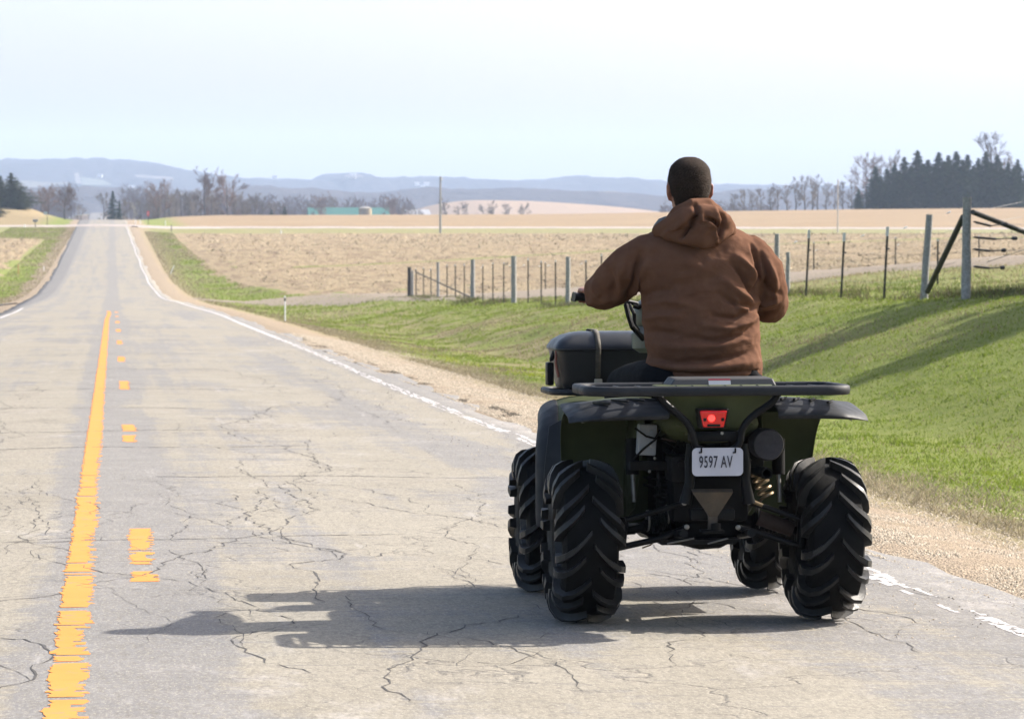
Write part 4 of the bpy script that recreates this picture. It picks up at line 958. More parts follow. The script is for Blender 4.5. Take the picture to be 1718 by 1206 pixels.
for sg in (-1, 1):
    m = MB(); m.lathe([(0, .0005), (.012, .05), (.0, .062), (-.05, .066), (-.1, .04)], (sg*.17, 1.66, .70), 'Y', 20); hl = m.build('headlight', simple('headlight_glass', (.5, .5, .5), .1, var=.05), quad)
m = MB()
for z in (.50, .64): m.tube([(-.22, 1.68, z), (-.10, 1.74, z), (.10, 1.74, z), (.22, 1.68, z)], .014, 8)
for sg in (-1, 1): m.tube([(sg*.14, 1.55, .36), (sg*.16, 1.72, .46), (sg*.16, 1.73, .66)], .014, 8)
m.build('front_bumper', M_black, quad)
# handlebar
hy = 1.00; gl = L(966, 498, hy); 
HBZ = gl.z; GX_ = abs(gl.x)
m = MB(); m.tube([(-GX_, hy-.05, HBZ), (-.22, hy, HBZ-.005), (-.10, hy+.04, HBZ-.03), (-.05, hy+.05, HBZ-.10), (.05, hy+.05, HBZ-.10), (.10, hy+.04, HBZ-.03), (.22, hy, HBZ-.005), (GX_, hy-.05, HBZ)], .011, 10); hb = m.build('handlebar', M_black, quad)
for sg in (-1, 1):
    m = MB(); m.tube([(sg*(GX_+.012), hy-.056, HBZ), (sg*(GX_-.12), hy-.03, HBZ-.002)], [.017, .0165], 12); m.tube([(sg*(GX_+.014), hy-.057, HBZ), (sg*(GX_+.006), hy-.055, HBZ)], .021, 12); m.build('grip', M_vinyl, hb)
    m = MB(); m.tube([(sg*.17, hy+.02, HBZ+.01), (sg*.22, hy+.06, HBZ-.005), (sg*(GX_+.01), hy+.04, HBZ-.012)], [.008, .007, .006], 8); m.build('brake_lever', M_black, hb)
loft('handlebar_pod', [(hy-.06, 0, HBZ-.10, .07, .06), (hy, 0, HBZ-.08, .11, .08), (hy+.10, 0, HBZ-.08, .12, .09), (hy+.2, 0, HBZ-.10, .09, .07)], simple('pale_green_pod', (.07, .085, .06), .5, var=.1), n=16)
m = MB(); m.tube([(0, hy+.02, HBZ-.1), (0, hy+.12, .84)], .022, 10); m.build('steering_stem', M_black, quad)
for k, pts in enumerate(([(1052, 512, .98), (1056, 530, .92), (1062, 548, .9), (1078, 566, .95), (1090, 590, 1.0)], [(1058, 512, 1.0), (1066, 528, .94), (1066, 545, .93), (1076, 560, 1.0), (1092, 575, 1.05)], [(1064, 514, 1.0), (1072, 516, 1.0), (1082, 512, 1.0)])):
    m = MB(); m.tube([L(*p) for p in pts], [.011, .008, .009][k], 8); m.build('cable', M_dark, hb)
c = L(1078, 572, 1.0); m = MB(); m.lathe([(-.05, .02), (-.03, .05), (.03, .055), (.06, .03)], (c.x+.01, 1.0, c.z), 'Z', 16); m.build('cable_shroud', simple('pale_tank_knob', (.14, .16, .14), .4, var=.1), quad)

# ------------------------------------------------------------------ cargo box strapped on the front rack: a thing of its own
bx0 = L(934, 600, 1.27).x; bz1 = L(1000, 557, 1.27).z; bz0 = L(930, 655, 1.5).z+.014
bw = abs(bx0)-.004; bh = bz1-bz0
box = empty('cargo_box', (quad.matrix_basis @ Vector((0, 1.44, bz0)))[:], (SL, 0, 0))
tag(box, 'black plastic cargo box with rounded lid, strapped on the front rack of the quad bike', 'cargo box')
M_box = simple('black_cargo_plastic', (.0085, .0095, .012), .45, var=.2, scale=6, bump=.3, bscale=200, bdist=.001, dirt=((.04, .038, .036), .55, .4))
def boxsec(z, hw, hd, r, n=5):
    o = []
    for sx, sy, a0 in ((1, 1, 0), (-1, 1, 90), (-1, -1, 180), (1, -1, 270)):
        for k in range(n+1): a = R_(a0+90*k/n); o.append((sx*(hw-r)+r*math.cos(a), sy*(hd-r)+r*math.sin(a), z))
    return o
def stack(name, secs, mat, parent, cap=True):
    P = [boxsec(*s) for s in secs]; n = len(P[0]); m = MB(); m.grid(P, closev=True)
    m.f.append(tuple(range(n))[::-1]); m.f.append(tuple(range((len(P)-1)*n, len(P)*n))); m.m += [0, 0]
    o = m.build(name, mat, parent, ang=40); return o
stack('box_body', [(0, bw-.035, .15, .03), (.02, bw-.028, .155, .03), (bh*.66, bw-.004, .175, .04), (bh*.68, bw+.004, .183, .045), (bh*.70, bw+.004, .183, .045)], M_box, box)
lid = stack('box_lid', [(bh*.705, bw+.006, .185, .045), (bh*.74, bw+.004, .183, .045), (bh*.84, bw-.012, .168, .045), (bh*.93, bw-.045, .14, .045), (bh*.98, bw-.085, .11, .045), (bh, bw-.12, .08, .04)], M_box, box)
for o_ in box.children: o_.location.z = 0
sxp = (L(1004, 600, 1.27).x)
m = MB(); w = .011
ptsS = [(-.165, .0), (-.19, bh*.68), (-.186, bh*.76), (-.145, bh*.95), (-.08, bh+.004), (.08, bh+.004), (.145, bh*.95), (.19, bh*.70), (.165, 0)]
m.grid([[(sxp-w, y-.003, z+.002) if False else (sxp-w, y, z+.003), (sxp+w, y, z+.003)] for y, z in [(a*1.015-.0, b) for a, b in ptsS]]); st = m.build('strap', simple('faded_tan_strap', (.06, .052, .04), .8, var=.3, scale=40), box); solid(st, .004, 0)
m = MB(); m.box((sxp, -.185, .022), (.034, .012, .04), None, .004); m.build('strap_buckle', simple('buckle_metal', (.36, .33, .27), .5, .3), box)
m = MB(); m.box((-bw-.012, -.02, .06), (.03, .07, .10), None, .008); m.tube([(-bw+.02, -.02, bh*.75), (-bw-.004, -.02, bh*.5), (-bw-.012, -.02, .12)], .010, 8); m.build('side_latch', M_black, box)
m = MB(); m.tube([(-bw+.006, -.11, bh*.72), (-bw+.0, -.13, bh*.45), (-bw+.010, -.14, bh*.2)], .006, 6); m.build('side_reflector_strip', simple('faded_orange_strip', (.20, .06, .03), .5), box)
# ------------------------------------------------------------------ rider
def jacket_material():
    t = NT('brown_duck_canvas')
    n = t.noise(6, 6, .65); c = t.ramp(n, [(.3, (.094, .045, .027)), (.7, (.128, .064, .040))])
    c = t.mix(t.ramp(t.noise(22, 5, .7), [(.52, 0.0), (.75, .35)]), c, (.155, .083, .053))
    wv = t.noise(420, 2, .5); folds = t.noise(7.5, 3, .5, t.mapped((1, 1, 1.9)), 1.2)
    b = t.bump(folds, .18, .03); b = t.bump(wv, .25, .0012, b)
    t.set(c, .95, 0, b, .06); t.b.inputs['Sheen Weight'].default_value = .0
    return t.m
M_jacket = jacket_material()
M_skin = simple('skin', (.27, .115, .075), .5, var=.12, scale=12, bump=.15, bscale=150, bdist=.001)
M_hair = simple('short_dark_hair', (.026, .017, .012), .9, var=.4, scale=30, bump=1.0, bscale=260, bdist=.003, spec=.12)
M_jeans = simple('dark_jeans', (.003, .0035, .005), .95, spec=.1, var=.25, scale=15, bump=.4, bscale=220, bdist=.002)
M_bootl = simple('brown_boot_leather', (.07, .04, .025), .6)
M_rib = simple('grey_hood_lining', (.13, .14, .14), .95, var=.2, scale=50, bump=.6, bscale=120)

RY_ = .42                                    # local y of the torso
def W(px, py, yl): return L(px, py, yl)
rider_root = None
def ell_tube(m, pts, rad, n=16):
    """pts along the limb, rad (rx, ry) or float"""
    m.tube(pts, rad, n, cap=True)
def capped(m, pts, rad, n=16):
    pts = [Vector(p) for p in pts]; rad = [r if isinstance(r, tuple) else (r, r) for r in rad]
    d0 = (pts[0]-pts[1]).normalized(); d1 = (pts[-1]-pts[-2]).normalized()
    P = [pts[0]+d0*max(rad[0])*.85, pts[0]+d0*max(rad[0])*.5] + pts + [pts[-1]+d1*max(rad[-1])*.5, pts[-1]+d1*max(rad[-1])*.85]
    Rr = [tuple(q*.35 for q in rad[0]), tuple(q*.84 for q in rad[0])] + rad + [tuple(q*.84 for q in rad[-1]), tuple(q*.35 for q in rad[-1])]
    m.tube(P, Rr, n)
def zsec(m, secs, n=28, p=2.3):
    """horizontal sections (z, cx, cy, hw, hd)"""
    P = []
    for (z, cx, cy, hw, hd) in secs:
        P.append([(cx+hw*math.copysign(abs(math.cos(a))**(2/p), math.cos(a)), cy+hd*math.copysign(abs(math.sin(a))**(2/p), math.sin(a)), z) for a in [2*math.pi*k/n for k in range(n)]])
    b = len(m.v); m.grid(P, closev=True); k = len(secs)
    m.f.append(tuple(b+i for i in range(n))[::-1]); m.f.append(tuple(b+(k-1)*n+i for i in range(n))); m.m += [0, 0]
def remesh(name, mb, mat, parent, vox, smooth_it=4, fn=None):
    o = mb.build(name+'_tmp', mat, None); fixn(o)
    r = o.modifiers.new('r', 'REMESH'); r.mode = 'VOXEL'; r.voxel_size = vox
    s = o.modifiers.new('s', 'SMOOTH'); s.iterations = smooth_it; s.factor = .5
    dg = bpy.context.evaluated_depsgraph_get(); me = bpy.data.meshes.new_from_object(o.evaluated_get(dg)); bpy.data.objects.remove(o)
    me.name = name
    if fn is not None:
        n = len(me.vertices); co = np.empty(n*3, np.float32); me.vertices.foreach_get('co', co); co = co.reshape(-1, 3).astype(float)
        nr = np.empty(n*3, np.float32); me.vertex_normals.foreach_get('vector', nr); nr = nr.reshape(-1, 3)
        co = co + nr*fn(co, nr)[:, None]; me.vertices.foreach_set('co', co.astype(np.float32).ravel()); me.update()
    me.materials.clear(); me.materials.append(mat); me.shade_smooth()
    ob = bpy.data.objects.new(name, me); COL.objects.link(ob); ob.parent = parent; return ob

# key joints (quad-local)
hipL, hipR = Vector((-.10, .34, .90)), Vector((.20, .34, .90))
bodyx = W(1177, 560, RY_).x
kneeL, kneeR = Vector((-.19, .80, .89)), Vector((.27, .80, .89))
ankL, ankR = Vector((-.30, .60, .42)), Vector((.33, .60, .42))
headc = W(1159, 313, RY_+.04)
neckb = W(1164, 372, RY_+.02)
shL, shR = W(1082, 428, RY_+.0), W(1268, 428, RY_+.0)
elL, elR = W(1018, 492, RY_+.22), W(1296, 508, RY_+.16)
hbL = Vector((-GX_+.045, hy-.045, HBZ+.004)); hbR = Vector((GX_-.045, hy-.045, HBZ+.004))
wrL = hbL + Vector((.035, -.085, .012)); wrR = hbR + Vector((-.02, -.09, .012))

# ---- the body (skin): one continuous mesh
m = MB()
hc_ = hipL.lerp(hipR, .5)
zsec(m, [(.84, hc_.x, RY_-.05, .10, .07), (.88, hc_.x, RY_-.04, .15, .10), (.96, hc_.x, RY_-.03, .15, .105), (1.1, bodyx, RY_-.01, .14, .095), (1.30, bodyx, RY_+.01, .165, .10), (1.40, bodyx, RY_+.02, .15, .08), (1.45, bodyx, RY_+.025, .09, .06)], 20, 2.2)
capped(m, [Vector((headc.x, RY_+.01, 1.40)), Vector((headc.x, RY_+.02, 1.52)), headc+Vector((0, 0, -.07))], [.062, .058, .055], 14)
hs = []
top = W(1159, 268, RY_+.04).z; hh = .235; hzb = top-hh
for (t, w, d, oy) in ((0, .030, .035, .055), (.06, .048, .055, .045), (.18, .062, .078, .025), (.34, .071, .090, .008), (.5, .0765, .098, 0), (.65, .079, .100, -.004), (.78, .0735, .093, -.006), (.87, .062, .080, -.004), (.935, .046, .060, -.002), (.98, .027, .036, 0), (1, .010, .014, 0)):
    hs.append((hzb+hh*t, headc.x, headc.y+oy, w, d))
zsec(m, hs, 22, 2.1)
# nose, brow, lips, ears
hx, hyy = headc.x, headc.y
capped(m, [(hx, hyy+.088, hzb+.145), (hx, hyy+.112, hzb+.098)], [.009, .014], 8)
capped(m, [(hx-.035, hyy+.078, hzb+.150), (hx+.035, hyy+.078, hzb+.150)], [.011, .011], 8)
capped(m, [(hx-.018, hyy+.096, hzb+.062), (hx+.018, hyy+.096, hzb+.062)], [.008, .008], 8)
for sg in (-1, 1):
    capped(m, [(hx+sg*.080, hyy+.008, hzb+.140), (hx+sg*.087, hyy-.010, hzb+.126), (hx+sg*.086, hyy-.008, hzb+.100), (hx+sg*.079, hyy+.008, hzb+.078)], [(.008, .014), (.008, .020), (.008, .017), (.007, .010)], 10)
for sh, el, wr, hb_, sg in ((shL, elL, wrL, hbL, -1), (shR, elR, wrR, hbR, 1)):
    capped(m, [sh+Vector((-sg*.03, 0, -.01)), sh.lerp(el, .5), el], [.055, .050, .040], 12)
    capped(m, [el, el.lerp(wr, .3), wr], [.040, .043, .028], 12)
    # palm lies over the grip, fingers wrap round its front, thumb under
    f = Vector((0, 1, 0)); pal = wr.lerp(hb_ + Vector((0, -.015, .022)), .75)
    capped(m, [wr, pal, hb_ + Vector((0, .008, .024))], [(.028, .020), (.042, .016), (.040, .013)], 12)
    for k in range(4):
        x = hb_.x + sg*(.030 - .021*k); ln = (1.0, 1.06, 1.0, .86)[k if sg < 0 else k]
        capped(m, [(x, hb_.y+.008, hb_.z+.026), (x, hb_.y+.032*ln, hb_.z+.016), (x, hb_.y+.034*ln, hb_.z-.010), (x, hb_.y+.012, hb_.z-.026*ln)], [.0092, .009, .0085, .0075], 8)
    xt = hb_.x - sg*.045
    capped(m, [wr+Vector((-sg*.02, .02, -.004)), (xt, hb_.y-.020, hb_.z-.004), (xt+sg*.012, hb_.y+.004, hb_.z-.024), (xt+sg*.03, hb_.y+.018, hb_.z-.022)], [.014, .012, .010, .009], 8)
for hp_, kn, an, sg in ((hipL, kneeL, ankL, -1), (hipR, kneeR, ankR, 1)):
    capped(m, [hp_, hp_.lerp(kn, .5), kn], [.085, .075, .055], 14); capped(m, [kn, kn.lerp(an, .35), an], [.055, .055, .037], 12)
    capped(m, [an, an+Vector((0, .05, -.06)), an+Vector((0, .16, -.07))], [.036, .036, .028], 10)
person = remesh('person', m, M_skin, None, .0058, 3)
person.matrix_basis = quad.matrix_basis.copy()
tag(person, 'person seen from behind in a brown hooded work jacket, sitting astride the quad bike', 'person')
# eyes (face looks up the road)
for sg in (-1, 1):
    m = MB(); m.lathe([(.011, .0005), (.009, .006), (.003, .0105), (-.003, .011)], (hx+sg*.032, hyy+.080, hzb+.122), 'Y', 14); m.build('eye', simple('eye_white', (.7, .7, .68), .2, var=.03), person)

# ---- hair: cropped cap following the skull plus short strands
hm = MB(); P = []
NA = 40
rings = []
for (z, cx, cy, w, d) in hs: rings.append((z, cx, cy, w, d))
def skull(t):
    zz = [r[0] for r in rings]; z = hzb+hh*t
    return z, np.interp(z, zz, [r[2] for r in rings]), np.interp(z, zz, [r[3] for r in rings]), np.interp(z, zz, [r[4] for r in rings])
for i in range(22):
    row = []
    for k in range(NA):
        a = 2*math.pi*k/NA; front = max(0, math.sin(a))       # sin>0 -> face side
        side = abs(math.cos(a))
        t0 = .20 + .50*front**1.6 + (.17 if .80 < side and math.sin(a) > -.45 else 0)*1.0
        t = t0 + (1.0-t0)*(i/21)**.9
        z, cy, w, d = skull(min(t, .999)); th = .0075*min(1, i/4+.15) + .003*(t > .8)
        kk = 2/2.1
        row.append((headc.x+(w+th)*math.copysign(abs(math.cos(a))**kk, math.cos(a)), cy+(d+th)*math.copysign(abs(math.sin(a))**kk, math.sin(a)), z+th*(.2+.9*max(0, t-.7)/.3)))
    P.append(row)
hm.grid(P, closev=True); hm.f.append(tuple(21*NA+k for k in range(NA))); hm.m.append(0)
hair = hm.build('hair', M_hair, person, ang=180)
g = np.random.default_rng(3); V = []; F = []
Pn = np.array(P)
for _ in range(15000):
    i = g.uniform(0, 20.9); k = g.uniform(0, NA); i0 = int(i); k0 = int(k) % NA; k1 = (k0+1) % NA; fi = i-i0; fk = k-int(k)
    p = (Pn[i0, k0]*(1-fk)+Pn[i0, k1]*fk)*(1-fi) + (Pn[i0+1, k0]*(1-fk)+Pn[i0+1, k1]*fk)*fi
    n = p - np.array([headc.x, headc.y, hzb+hh*.55]); n /= np.linalg.norm(n)
    d = n*.32 + np.array([0, 0, -.85]) + g.normal(size=3)*.28; d /= np.linalg.norm(d)
    s = np.cross(d, n); s /= (np.linalg.norm(s)+1e-9); l = g.uniform(.003, .007)
    b = len(V); V += [p-s*.0009, p+s*.0009, p+d*l+n*.002]; F.append((b, b+1, b+2))
np_mesh('hair_strand', V, F, simple('brown_hair_strand', (.038, .025, .018), .8, var=.2, scale=40, spec=.2), hair); hair.children[0]['kind'] = 'stuff'

# ---- trousers and boots
m = MB()
zsec(m, [(.83, hc_.x, RY_-.05, .11, .09), (.86, hc_.x, RY_-.05, .165, .12), (.92, hc_.x, RY_-.045, .18, .13), (.98, hc_.x, RY_-.03, .17, .12), (1.01, hc_.x, RY_-.03, .15, .10)], 20, 2.3)
for hp_, kn, an, sg in ((hipL, kneeL, ankL, -1), (hipR, kneeR, ankR, 1)):
    capped(m, [hp_, hp_.lerp(kn, .5)+Vector((0, 0, .005)), kn], [.105, .095, .075], 16); capped(m, [kn, kn.lerp(an, .4), an+Vector((0, 0, -.02))], [.075, .072, .06], 14)
def tr_f(co, nr): return .006*(fbm(co[:, 0]*14+co[:, 1]*9, co[:, 2]*26, 5, 3)-.5)*2
remesh('trousers', m, M_jeans, person, .011, 3, tr_f)
for an in (ankL, ankR):
    m = MB(); capped(m, [an+Vector((0, 0, .08)), an+Vector((0, .0, -.02)), an+Vector((0, .04, -.065)), an+Vector((0, .19, -.075))], [.056, .054, (.050, .042), (.046, .030)], 14); m.build('boot', M_bootl, person)

# ---- jacket: torso + sleeves as one surface
m = MB()
def ts(px0, px1, py, cy, hd): 
    a = W(px0, py, RY_); b = W(px1, py, RY_); return (a.z, (a.x+b.x)/2, cy, (b.x-a.x)/2, hd)
secs = [ts(1082, 1276, 634, RY_-.03, .155), ts(1082, 1277, 614, RY_-.035, .165), ts(1086, 1274, 596, RY_-.03, .160), ts(1083, 1275, 570, RY_-.01, .160), ts(1081, 1274, 540, RY_+.0, .162), ts(1079, 1273, 505, RY_+.01, .165), ts(1074, 1276, 470, RY_+.015, .165), ts(1066, 1283, 440, RY_+.02, .158), ts(1066, 1284, 418, RY_+.02, .140), ts(1080, 1270, 400, RY_+.025, .118), ts(1104, 1245, 386, RY_+.03, .095), ts(1125, 1215, 374, RY_+.03, .078)]
zsec(m, secs[::-1][::-1], 32, 2.35)
for sh, el, wr, sg in ((shL, elL, wrL, -1), (shR, elR, wrR, 1)):
    if sg < 0:
        s0 = W(1092, 428, RY_+.02); q1 = W(1062, 447, RY_+.04); q2 = W(1030, 478, RY_+.15); e = W(1012, 490, RY_+.30)
        capped(m, [s0, q1, q2, e], [.088, .092, .088, .076], 18); capped(m, [e, e.lerp(wr, .5)+Vector((0, 0, -.006)), wr+Vector((0, .0, 0))], [.074, .062, .047], 16)
    else:
        s0 = W(1258, 428, RY_+.02); q1 = W(1283, 456, RY_+.01); q2 = W(1292, 490, RY_+.05); e = W(1293, 512, RY_+.15)
        capped(m, [s0, q1, q2, e], [.086, .085, .080, .080], 18); capped(m, [e, e.lerp(wr, .5), wr], [.078, .064, .047], 16)
# folds: polylines in photo pixels (seen from behind), amplitude in metres, width in px
FOLDS = [  # lower back, horizontal creases
 ([(1090, 598), (1130, 606), (1190, 603), (1240, 596), (1272, 585)], -.010, 7), ([(1085, 612), (1140, 618), (1210, 616), (1272, 606)], .007, 8),
 ([(1100, 580), (1150, 584), (1210, 582), (1270, 560)], .008, 10), ([(1150, 566), (1200, 572), (1250, 562), (1274, 545)], -.009, 7),
 ([(1180, 545), (1225, 552), (1262, 540), (1274, 528)], .009, 8), ([(1195, 530), (1235, 534), (1268, 518)], -.009, 6),
 ([(1085, 560), (1105, 556), (1140, 560)], -.008, 8), ([(1082, 540), (1110, 530), (1145, 532)], .007, 9),
 # right shoulder blade to armpit
 ([(1228, 440), (1248, 462), (1262, 486), (1272, 505)], -.012, 6), ([(1238, 430), (1262, 452), (1274, 478)], .012, 8), ([(1215, 470), (1242, 492), (1270, 508)], .010, 9),
 ([(1205, 492), (1238, 512), (1268, 514)], -.009, 6), ([(1268, 410), (1278, 440), (1274, 475), (1272, 500)], -.014, 6), ([(1232, 500), (1240, 515), (1262, 522)], .009, 6),
 # right sleeve creases, across
 ([(1284, 425), (1292, 460), (1290, 500)], -.010, 6), ([(1296, 440), (1306, 470), (1312, 505)], .009, 7), ([(1280, 470), (1300, 488), (1318, 492)], -.008, 6), ([(1276, 505), (1296, 512), (1318, 506)], .008, 7), ([(1278, 525), (1298, 530), (1314, 524)], -.008, 6),
 # left armpit and sleeve
 ([(1080, 425), (1074, 450), (1072, 475), (1066, 498)], -.012, 7), ([(1092, 440), (1082, 470), (1076, 500)], .010, 9), ([(1060, 430), (1050, 460), (1054, 492)], .007, 9),
 ([(1030, 450), (1040, 478), (1042, 505)], -.007, 7), ([(1010, 472), (1018, 495), (1014, 515)], .007, 7), ([(990, 480), (998, 498), (994, 516)], -.007, 6), ([(1062, 498), (1030, 508), (1000, 512)], .006, 7),
 ([(1078, 500), (1100, 488), (1130, 486)], -.008, 7), ([(1090, 512), (1120, 505), (1160, 512)], .006, 9),
 # hem
 ([(1082, 622), (1180, 627), (1276, 621)], -.006, 3), ([(1100, 470), (1150, 478), (1210, 462)], -.004, 14), ([(1130, 430), (1180, 450), (1240, 425)], .004, 14)]
FR = _R
def px_of(co):
    x = co[:, 0]+AX; y = co[:, 1]+Y0; z = co[:, 2]+AZ+math.tan(SL)*co[:, 1]-CAM_H
    d = x*_F.x+y*_F.y+z*_F.z; u = x*_R.x+y*_R.y+z*_R.z; v = x*_U.x+y*_U.y+z*_U.z
    return 859+FPX*u/d, 603-FPX*v/d
FP2 = [([(W(a, b, RY_-.12).x, W(a, b, RY_-.12).z) for a, b in pl], amp, wd/430.) for pl, amp, wd in FOLDS]
def jk_f(co, nr):
    d = np.zeros(len(co)); back = np.clip(.5-nr[:, 1]*1.4, 0, 1)
    xz = co[:, [0, 2]]
    wob = (fbm(co[:, 0]*30, co[:, 2]*30, 3, 2)-.5)
    for pl, amp, wd in FP2:
        best = np.full(len(co), 9.); bt = np.zeros(len(co))
        n = len(pl)-1
        for i in range(n):
            a = np.array(pl[i]); b = np.array(pl[i+1]); ab = b-a; t = np.clip(((xz-a) @ ab)/(ab @ ab), 0, 1)
            q = a+t[:, None]*ab; dd = np.hypot(*(xz-q).T); k = dd < best; best = np.where(k, dd, best); bt = np.where(k, (i+t)/n, bt)
        env = np.sin(np.pi*np.clip(bt*.9+.05, 0, 1))**.6
        d += amp*2.3*np.exp(-(best/(wd*.72*(1+wob*.8)))**2)*env*back
    d += .010*(fbm(co[:, 0]*9+co[:, 1]*7, co[:, 2]*13+co[:, 1]*5, 8, 3)-.5)
    rd = 1-np.abs(2*fbm(co[:, 0]*12+co[:, 1]*8, co[:, 2]*22-co[:, 0]*8, 18, 3)-1); d += .006*(rd-.7)
    return d
jacket = remesh('jacket', m, M_jacket, person, .0062, 5, jk_f)
# waist hem ribbing, cuffs
m = MB()
for wr, e, sg in ((wrL, elL, -1), (wrR, elR, 1)):
    m = MB(); d = (wr-e).normalized(); m.tube([wr+d*.0, wr+d*.03, wr+d*.05], [.046, .045, .041], 16, cap=False)
    o = m.build('cuff', M_jacket, jacket); solid(o, .004)

# seams: raised stitching lines across the yoke and down the sides
# ---- hood, folded down on the back
m = MB(); 
hy_ = RY_-.10
def HP(px, py, dy=0): return W(px, py, hy_+dy)
# left roll, right roll, hanging pouch
capped(m, [HP(1128, 372, .10), HP(1140, 358, .03), HP(1165, 346, -.01), HP(1188, 344, .02), HP(1205, 356, .09)], [.026, .030, .032, .030, .026], 12)
capped(m, [HP(1108, 388, .06), HP(1128, 378, .02), HP(1152, 366, -.02), HP(1176, 362, -.03)], [.030, .036, .042, .040], 14)
capped(m, [HP(1226, 388, .06), HP(1214, 374, .0), HP(1200, 364, -.03), HP(1178, 360, -.03)], [.030, .040, .044, .040], 14)
capped(m, [HP(1120, 394, .02), HP(1150, 398, -.02), HP(1182, 402, -.035), HP(1205, 396, -.02), HP(1222, 386, .01)], [.022, .034, .040, .036, .026], 14)
capped(m, [HP(1160, 380, -.02), HP(1185, 388, -.035), HP(1200, 404, -.02)], [.045, .044, .024], 14)
capped(m, [HP(1125, 400, .045), HP(1165, 414, .0), HP(1200, 416, -.006)], [.014, .018, .012], 10)
HF = [([(1166, 346), (1168, 360), (1160, 372), (1154, 384), (1140, 398)], -.026, 6), ([(1168, 352), (1176, 370), (1194, 382), (1204, 408)], .010, 6), ([(1204, 350), (1214, 368), (1210, 384), (1204, 404)], -.010, 5), ([(1120, 392), (1138, 380), (1150, 366)], .009, 7), ([(1182, 366), (1200, 376), (1206, 396)], -.016, 5), ([(1152, 392), (1158, 376), (1166, 362)], .008, 5)]
HF2 = [([(W(a, b, hy_).x, W(a, b, hy_).z) for a, b in pl], amp, wd/430.) for pl, amp, wd in HF]
def hf(co, nr):
    global FP2
    s = FP2; FP2 = HF2; d = jk_f(co, nr); FP2 = s; return d
remesh('hood', m, M_jacket, jacket, .0058, 5, hf)
m = MB(); capped(m, [W(1104, 382, RY_+.02), W(1112, 374, RY_+.03), W(1120, 370, RY_+.06)], [.016, .02, .018], 10); m.build('hood_lining', M_rib, jacket)
# ------------------------------------------------------------------ fences, posts, poles, signs
M_wood = simple('grey_weathered_post', (.27, .265, .25), .9, var=.35, scale=25, bump=.6, bscale=60, bdist=.01, dirt=((.12, .10, .08), .52, .5))
M_wood2 = simple('dark_weathered_post', (.05, .047, .042), .9, var=.3, scale=25)
M_tpost = simple('dark_green_steel_post', (.014, .016, .013), .6, var=.3, scale=20)
M_tpw = simple('white_post_cap', (.55, .55, .55), .6)
M_wire = simple('galvanised_wire', (.20, .19, .18), .5, .6)
M_flag = simple('white_fence_flag', (.62, .64, .66), .5, var=.03)
M_ins = simple('black_insulator', (.02, .02, .02), .5)
def fline(px, a=13.1, b=.0096):
    """point of the fence line (X = a + b*Y) seen in pixel column px"""
    d = ray(px, 480); r = d.x/d.y; Y = a/(r-b); return r*Y, Y
def at_px(px, Y):
    d = ray(px, 480); return d.x/d.y*Y
fence = empty('wire_fence', (13.6, 50, hz(13.6, 50)))
tag(fence, 'long wire fence of grey wooden posts and thin dark steel posts along the ditch', 'fence')
FO = Vector((13.6, 50, hz(13.6, 50)))
def post_h(px, y0, y1):
    x, Y = fline(px); q = up(px, y1, Y).z; return up(px, y0, Y).z - q
WTOP = {}
def wood_post(px, y0, y1, r=.055, parent=fence, off=(0, 0), mat=None, XY=None, org=FO, lean=0):
    x, Y = XY if XY else fline(px)
    x += off[0]; Y += off[1]; z = hz(x, Y); h = (up(px, y0, Y)-up(px, y1, Y)).z
    m = MB(); g = random.Random(px); p = [Vector((x, Y, z-.15)) - org]
    n = 6
    for k in range(1, n+1): t = k/n; p.append(Vector((x+lean*t*h+g.uniform(-.006, .006), Y+g.uniform(-.006, .006), z+h*t)) - org)
    m.tube(p, [r*(1.06-.12*k/n)*g.uniform(.96, 1.04) for k in range(n+1)], 12); o = m.build('wooden_post', mat or M_wood, parent, ang=50); return x+lean*h, Y, z+h
def t_post(px, y0, y1, parent=fence, XY=None, org=FO, lean=0, cap=.16):
    x, Y = XY if XY else fline(px); z = hz(x, Y); h = (up(px, y0, Y)-up(px, y1, Y)).z
    m = MB(); w = .020; c = Vector((x, Y, z))-org
    def bar(dx0, dx1, dy0, dy1, z0, z1):
        m.add([(c.x+a+lean*zz, c.y+b, c.z+zz) for zz in (z0, z1) for a, b in ((dx0, dy0), (dx1, dy0), (dx1, dy1), (dx0, dy1))], [(3,2,1,0),(4,5,6,7),(0,1,5,4),(1,2,6,5),(2,3,7,6),(3,0,4,7)])
    bar(-w, w, -.004, .004, -.1, h); bar(-.004, .004, .0045, .030, -.1, h-.002)
    o = m.build('steel_post', M_tpost, parent, smooth=False)
    if cap:
        m = MB(); m.add([(c.x+a+lean*zz, c.y+b, c.z+zz) for zz in (h-cap, h+.006) for a, b in ((-w-.003, -.008), (w+.003, -.008), (w+.003, .034), (-w-.003, .034))], [(3,2,1,0),(4,5,6,7),(0,1,5,4),(1,2,6,5),(2,3,7,6),(3,0,4,7)]); m.build('post_tip', M_tpw, o, smooth=False)
    for k in (.18, .62) if Y > 80 else (.70,):
        m = MB(); q = Vector((c.x+.03+lean*h*k, c.y, c.z+h*k)); m.tube([q+Vector((-.02, 0, 0)), q+Vector((.012, 0, .0)), q+Vector((.028, 0, .002))], [.010, .018, .010], 8); m.build('insulator', M_ins, o)
    return x, Y, z+h
tops = []
for px, y0, y1, r, mt in ((687, 452, 503, .10, M_wood2), (692, 455, 503, .055, None), (735, 446, 507, .065, None), (793, 441, 509, .09, None), (862, 438, 517, .095, None), (953, 437, 520, .075, None), (1040, 430, 522, .07, None), (1303, 397, 500, .055, None), (1322, 418, 490, .045, None), (1550, 358, 501, .062, None), (1621, 335, 506, .075, None)):
    tops.append((px, wood_post(px, y0, y1, r, mat=mt, lean=.06 if px == 1550 else 0)))
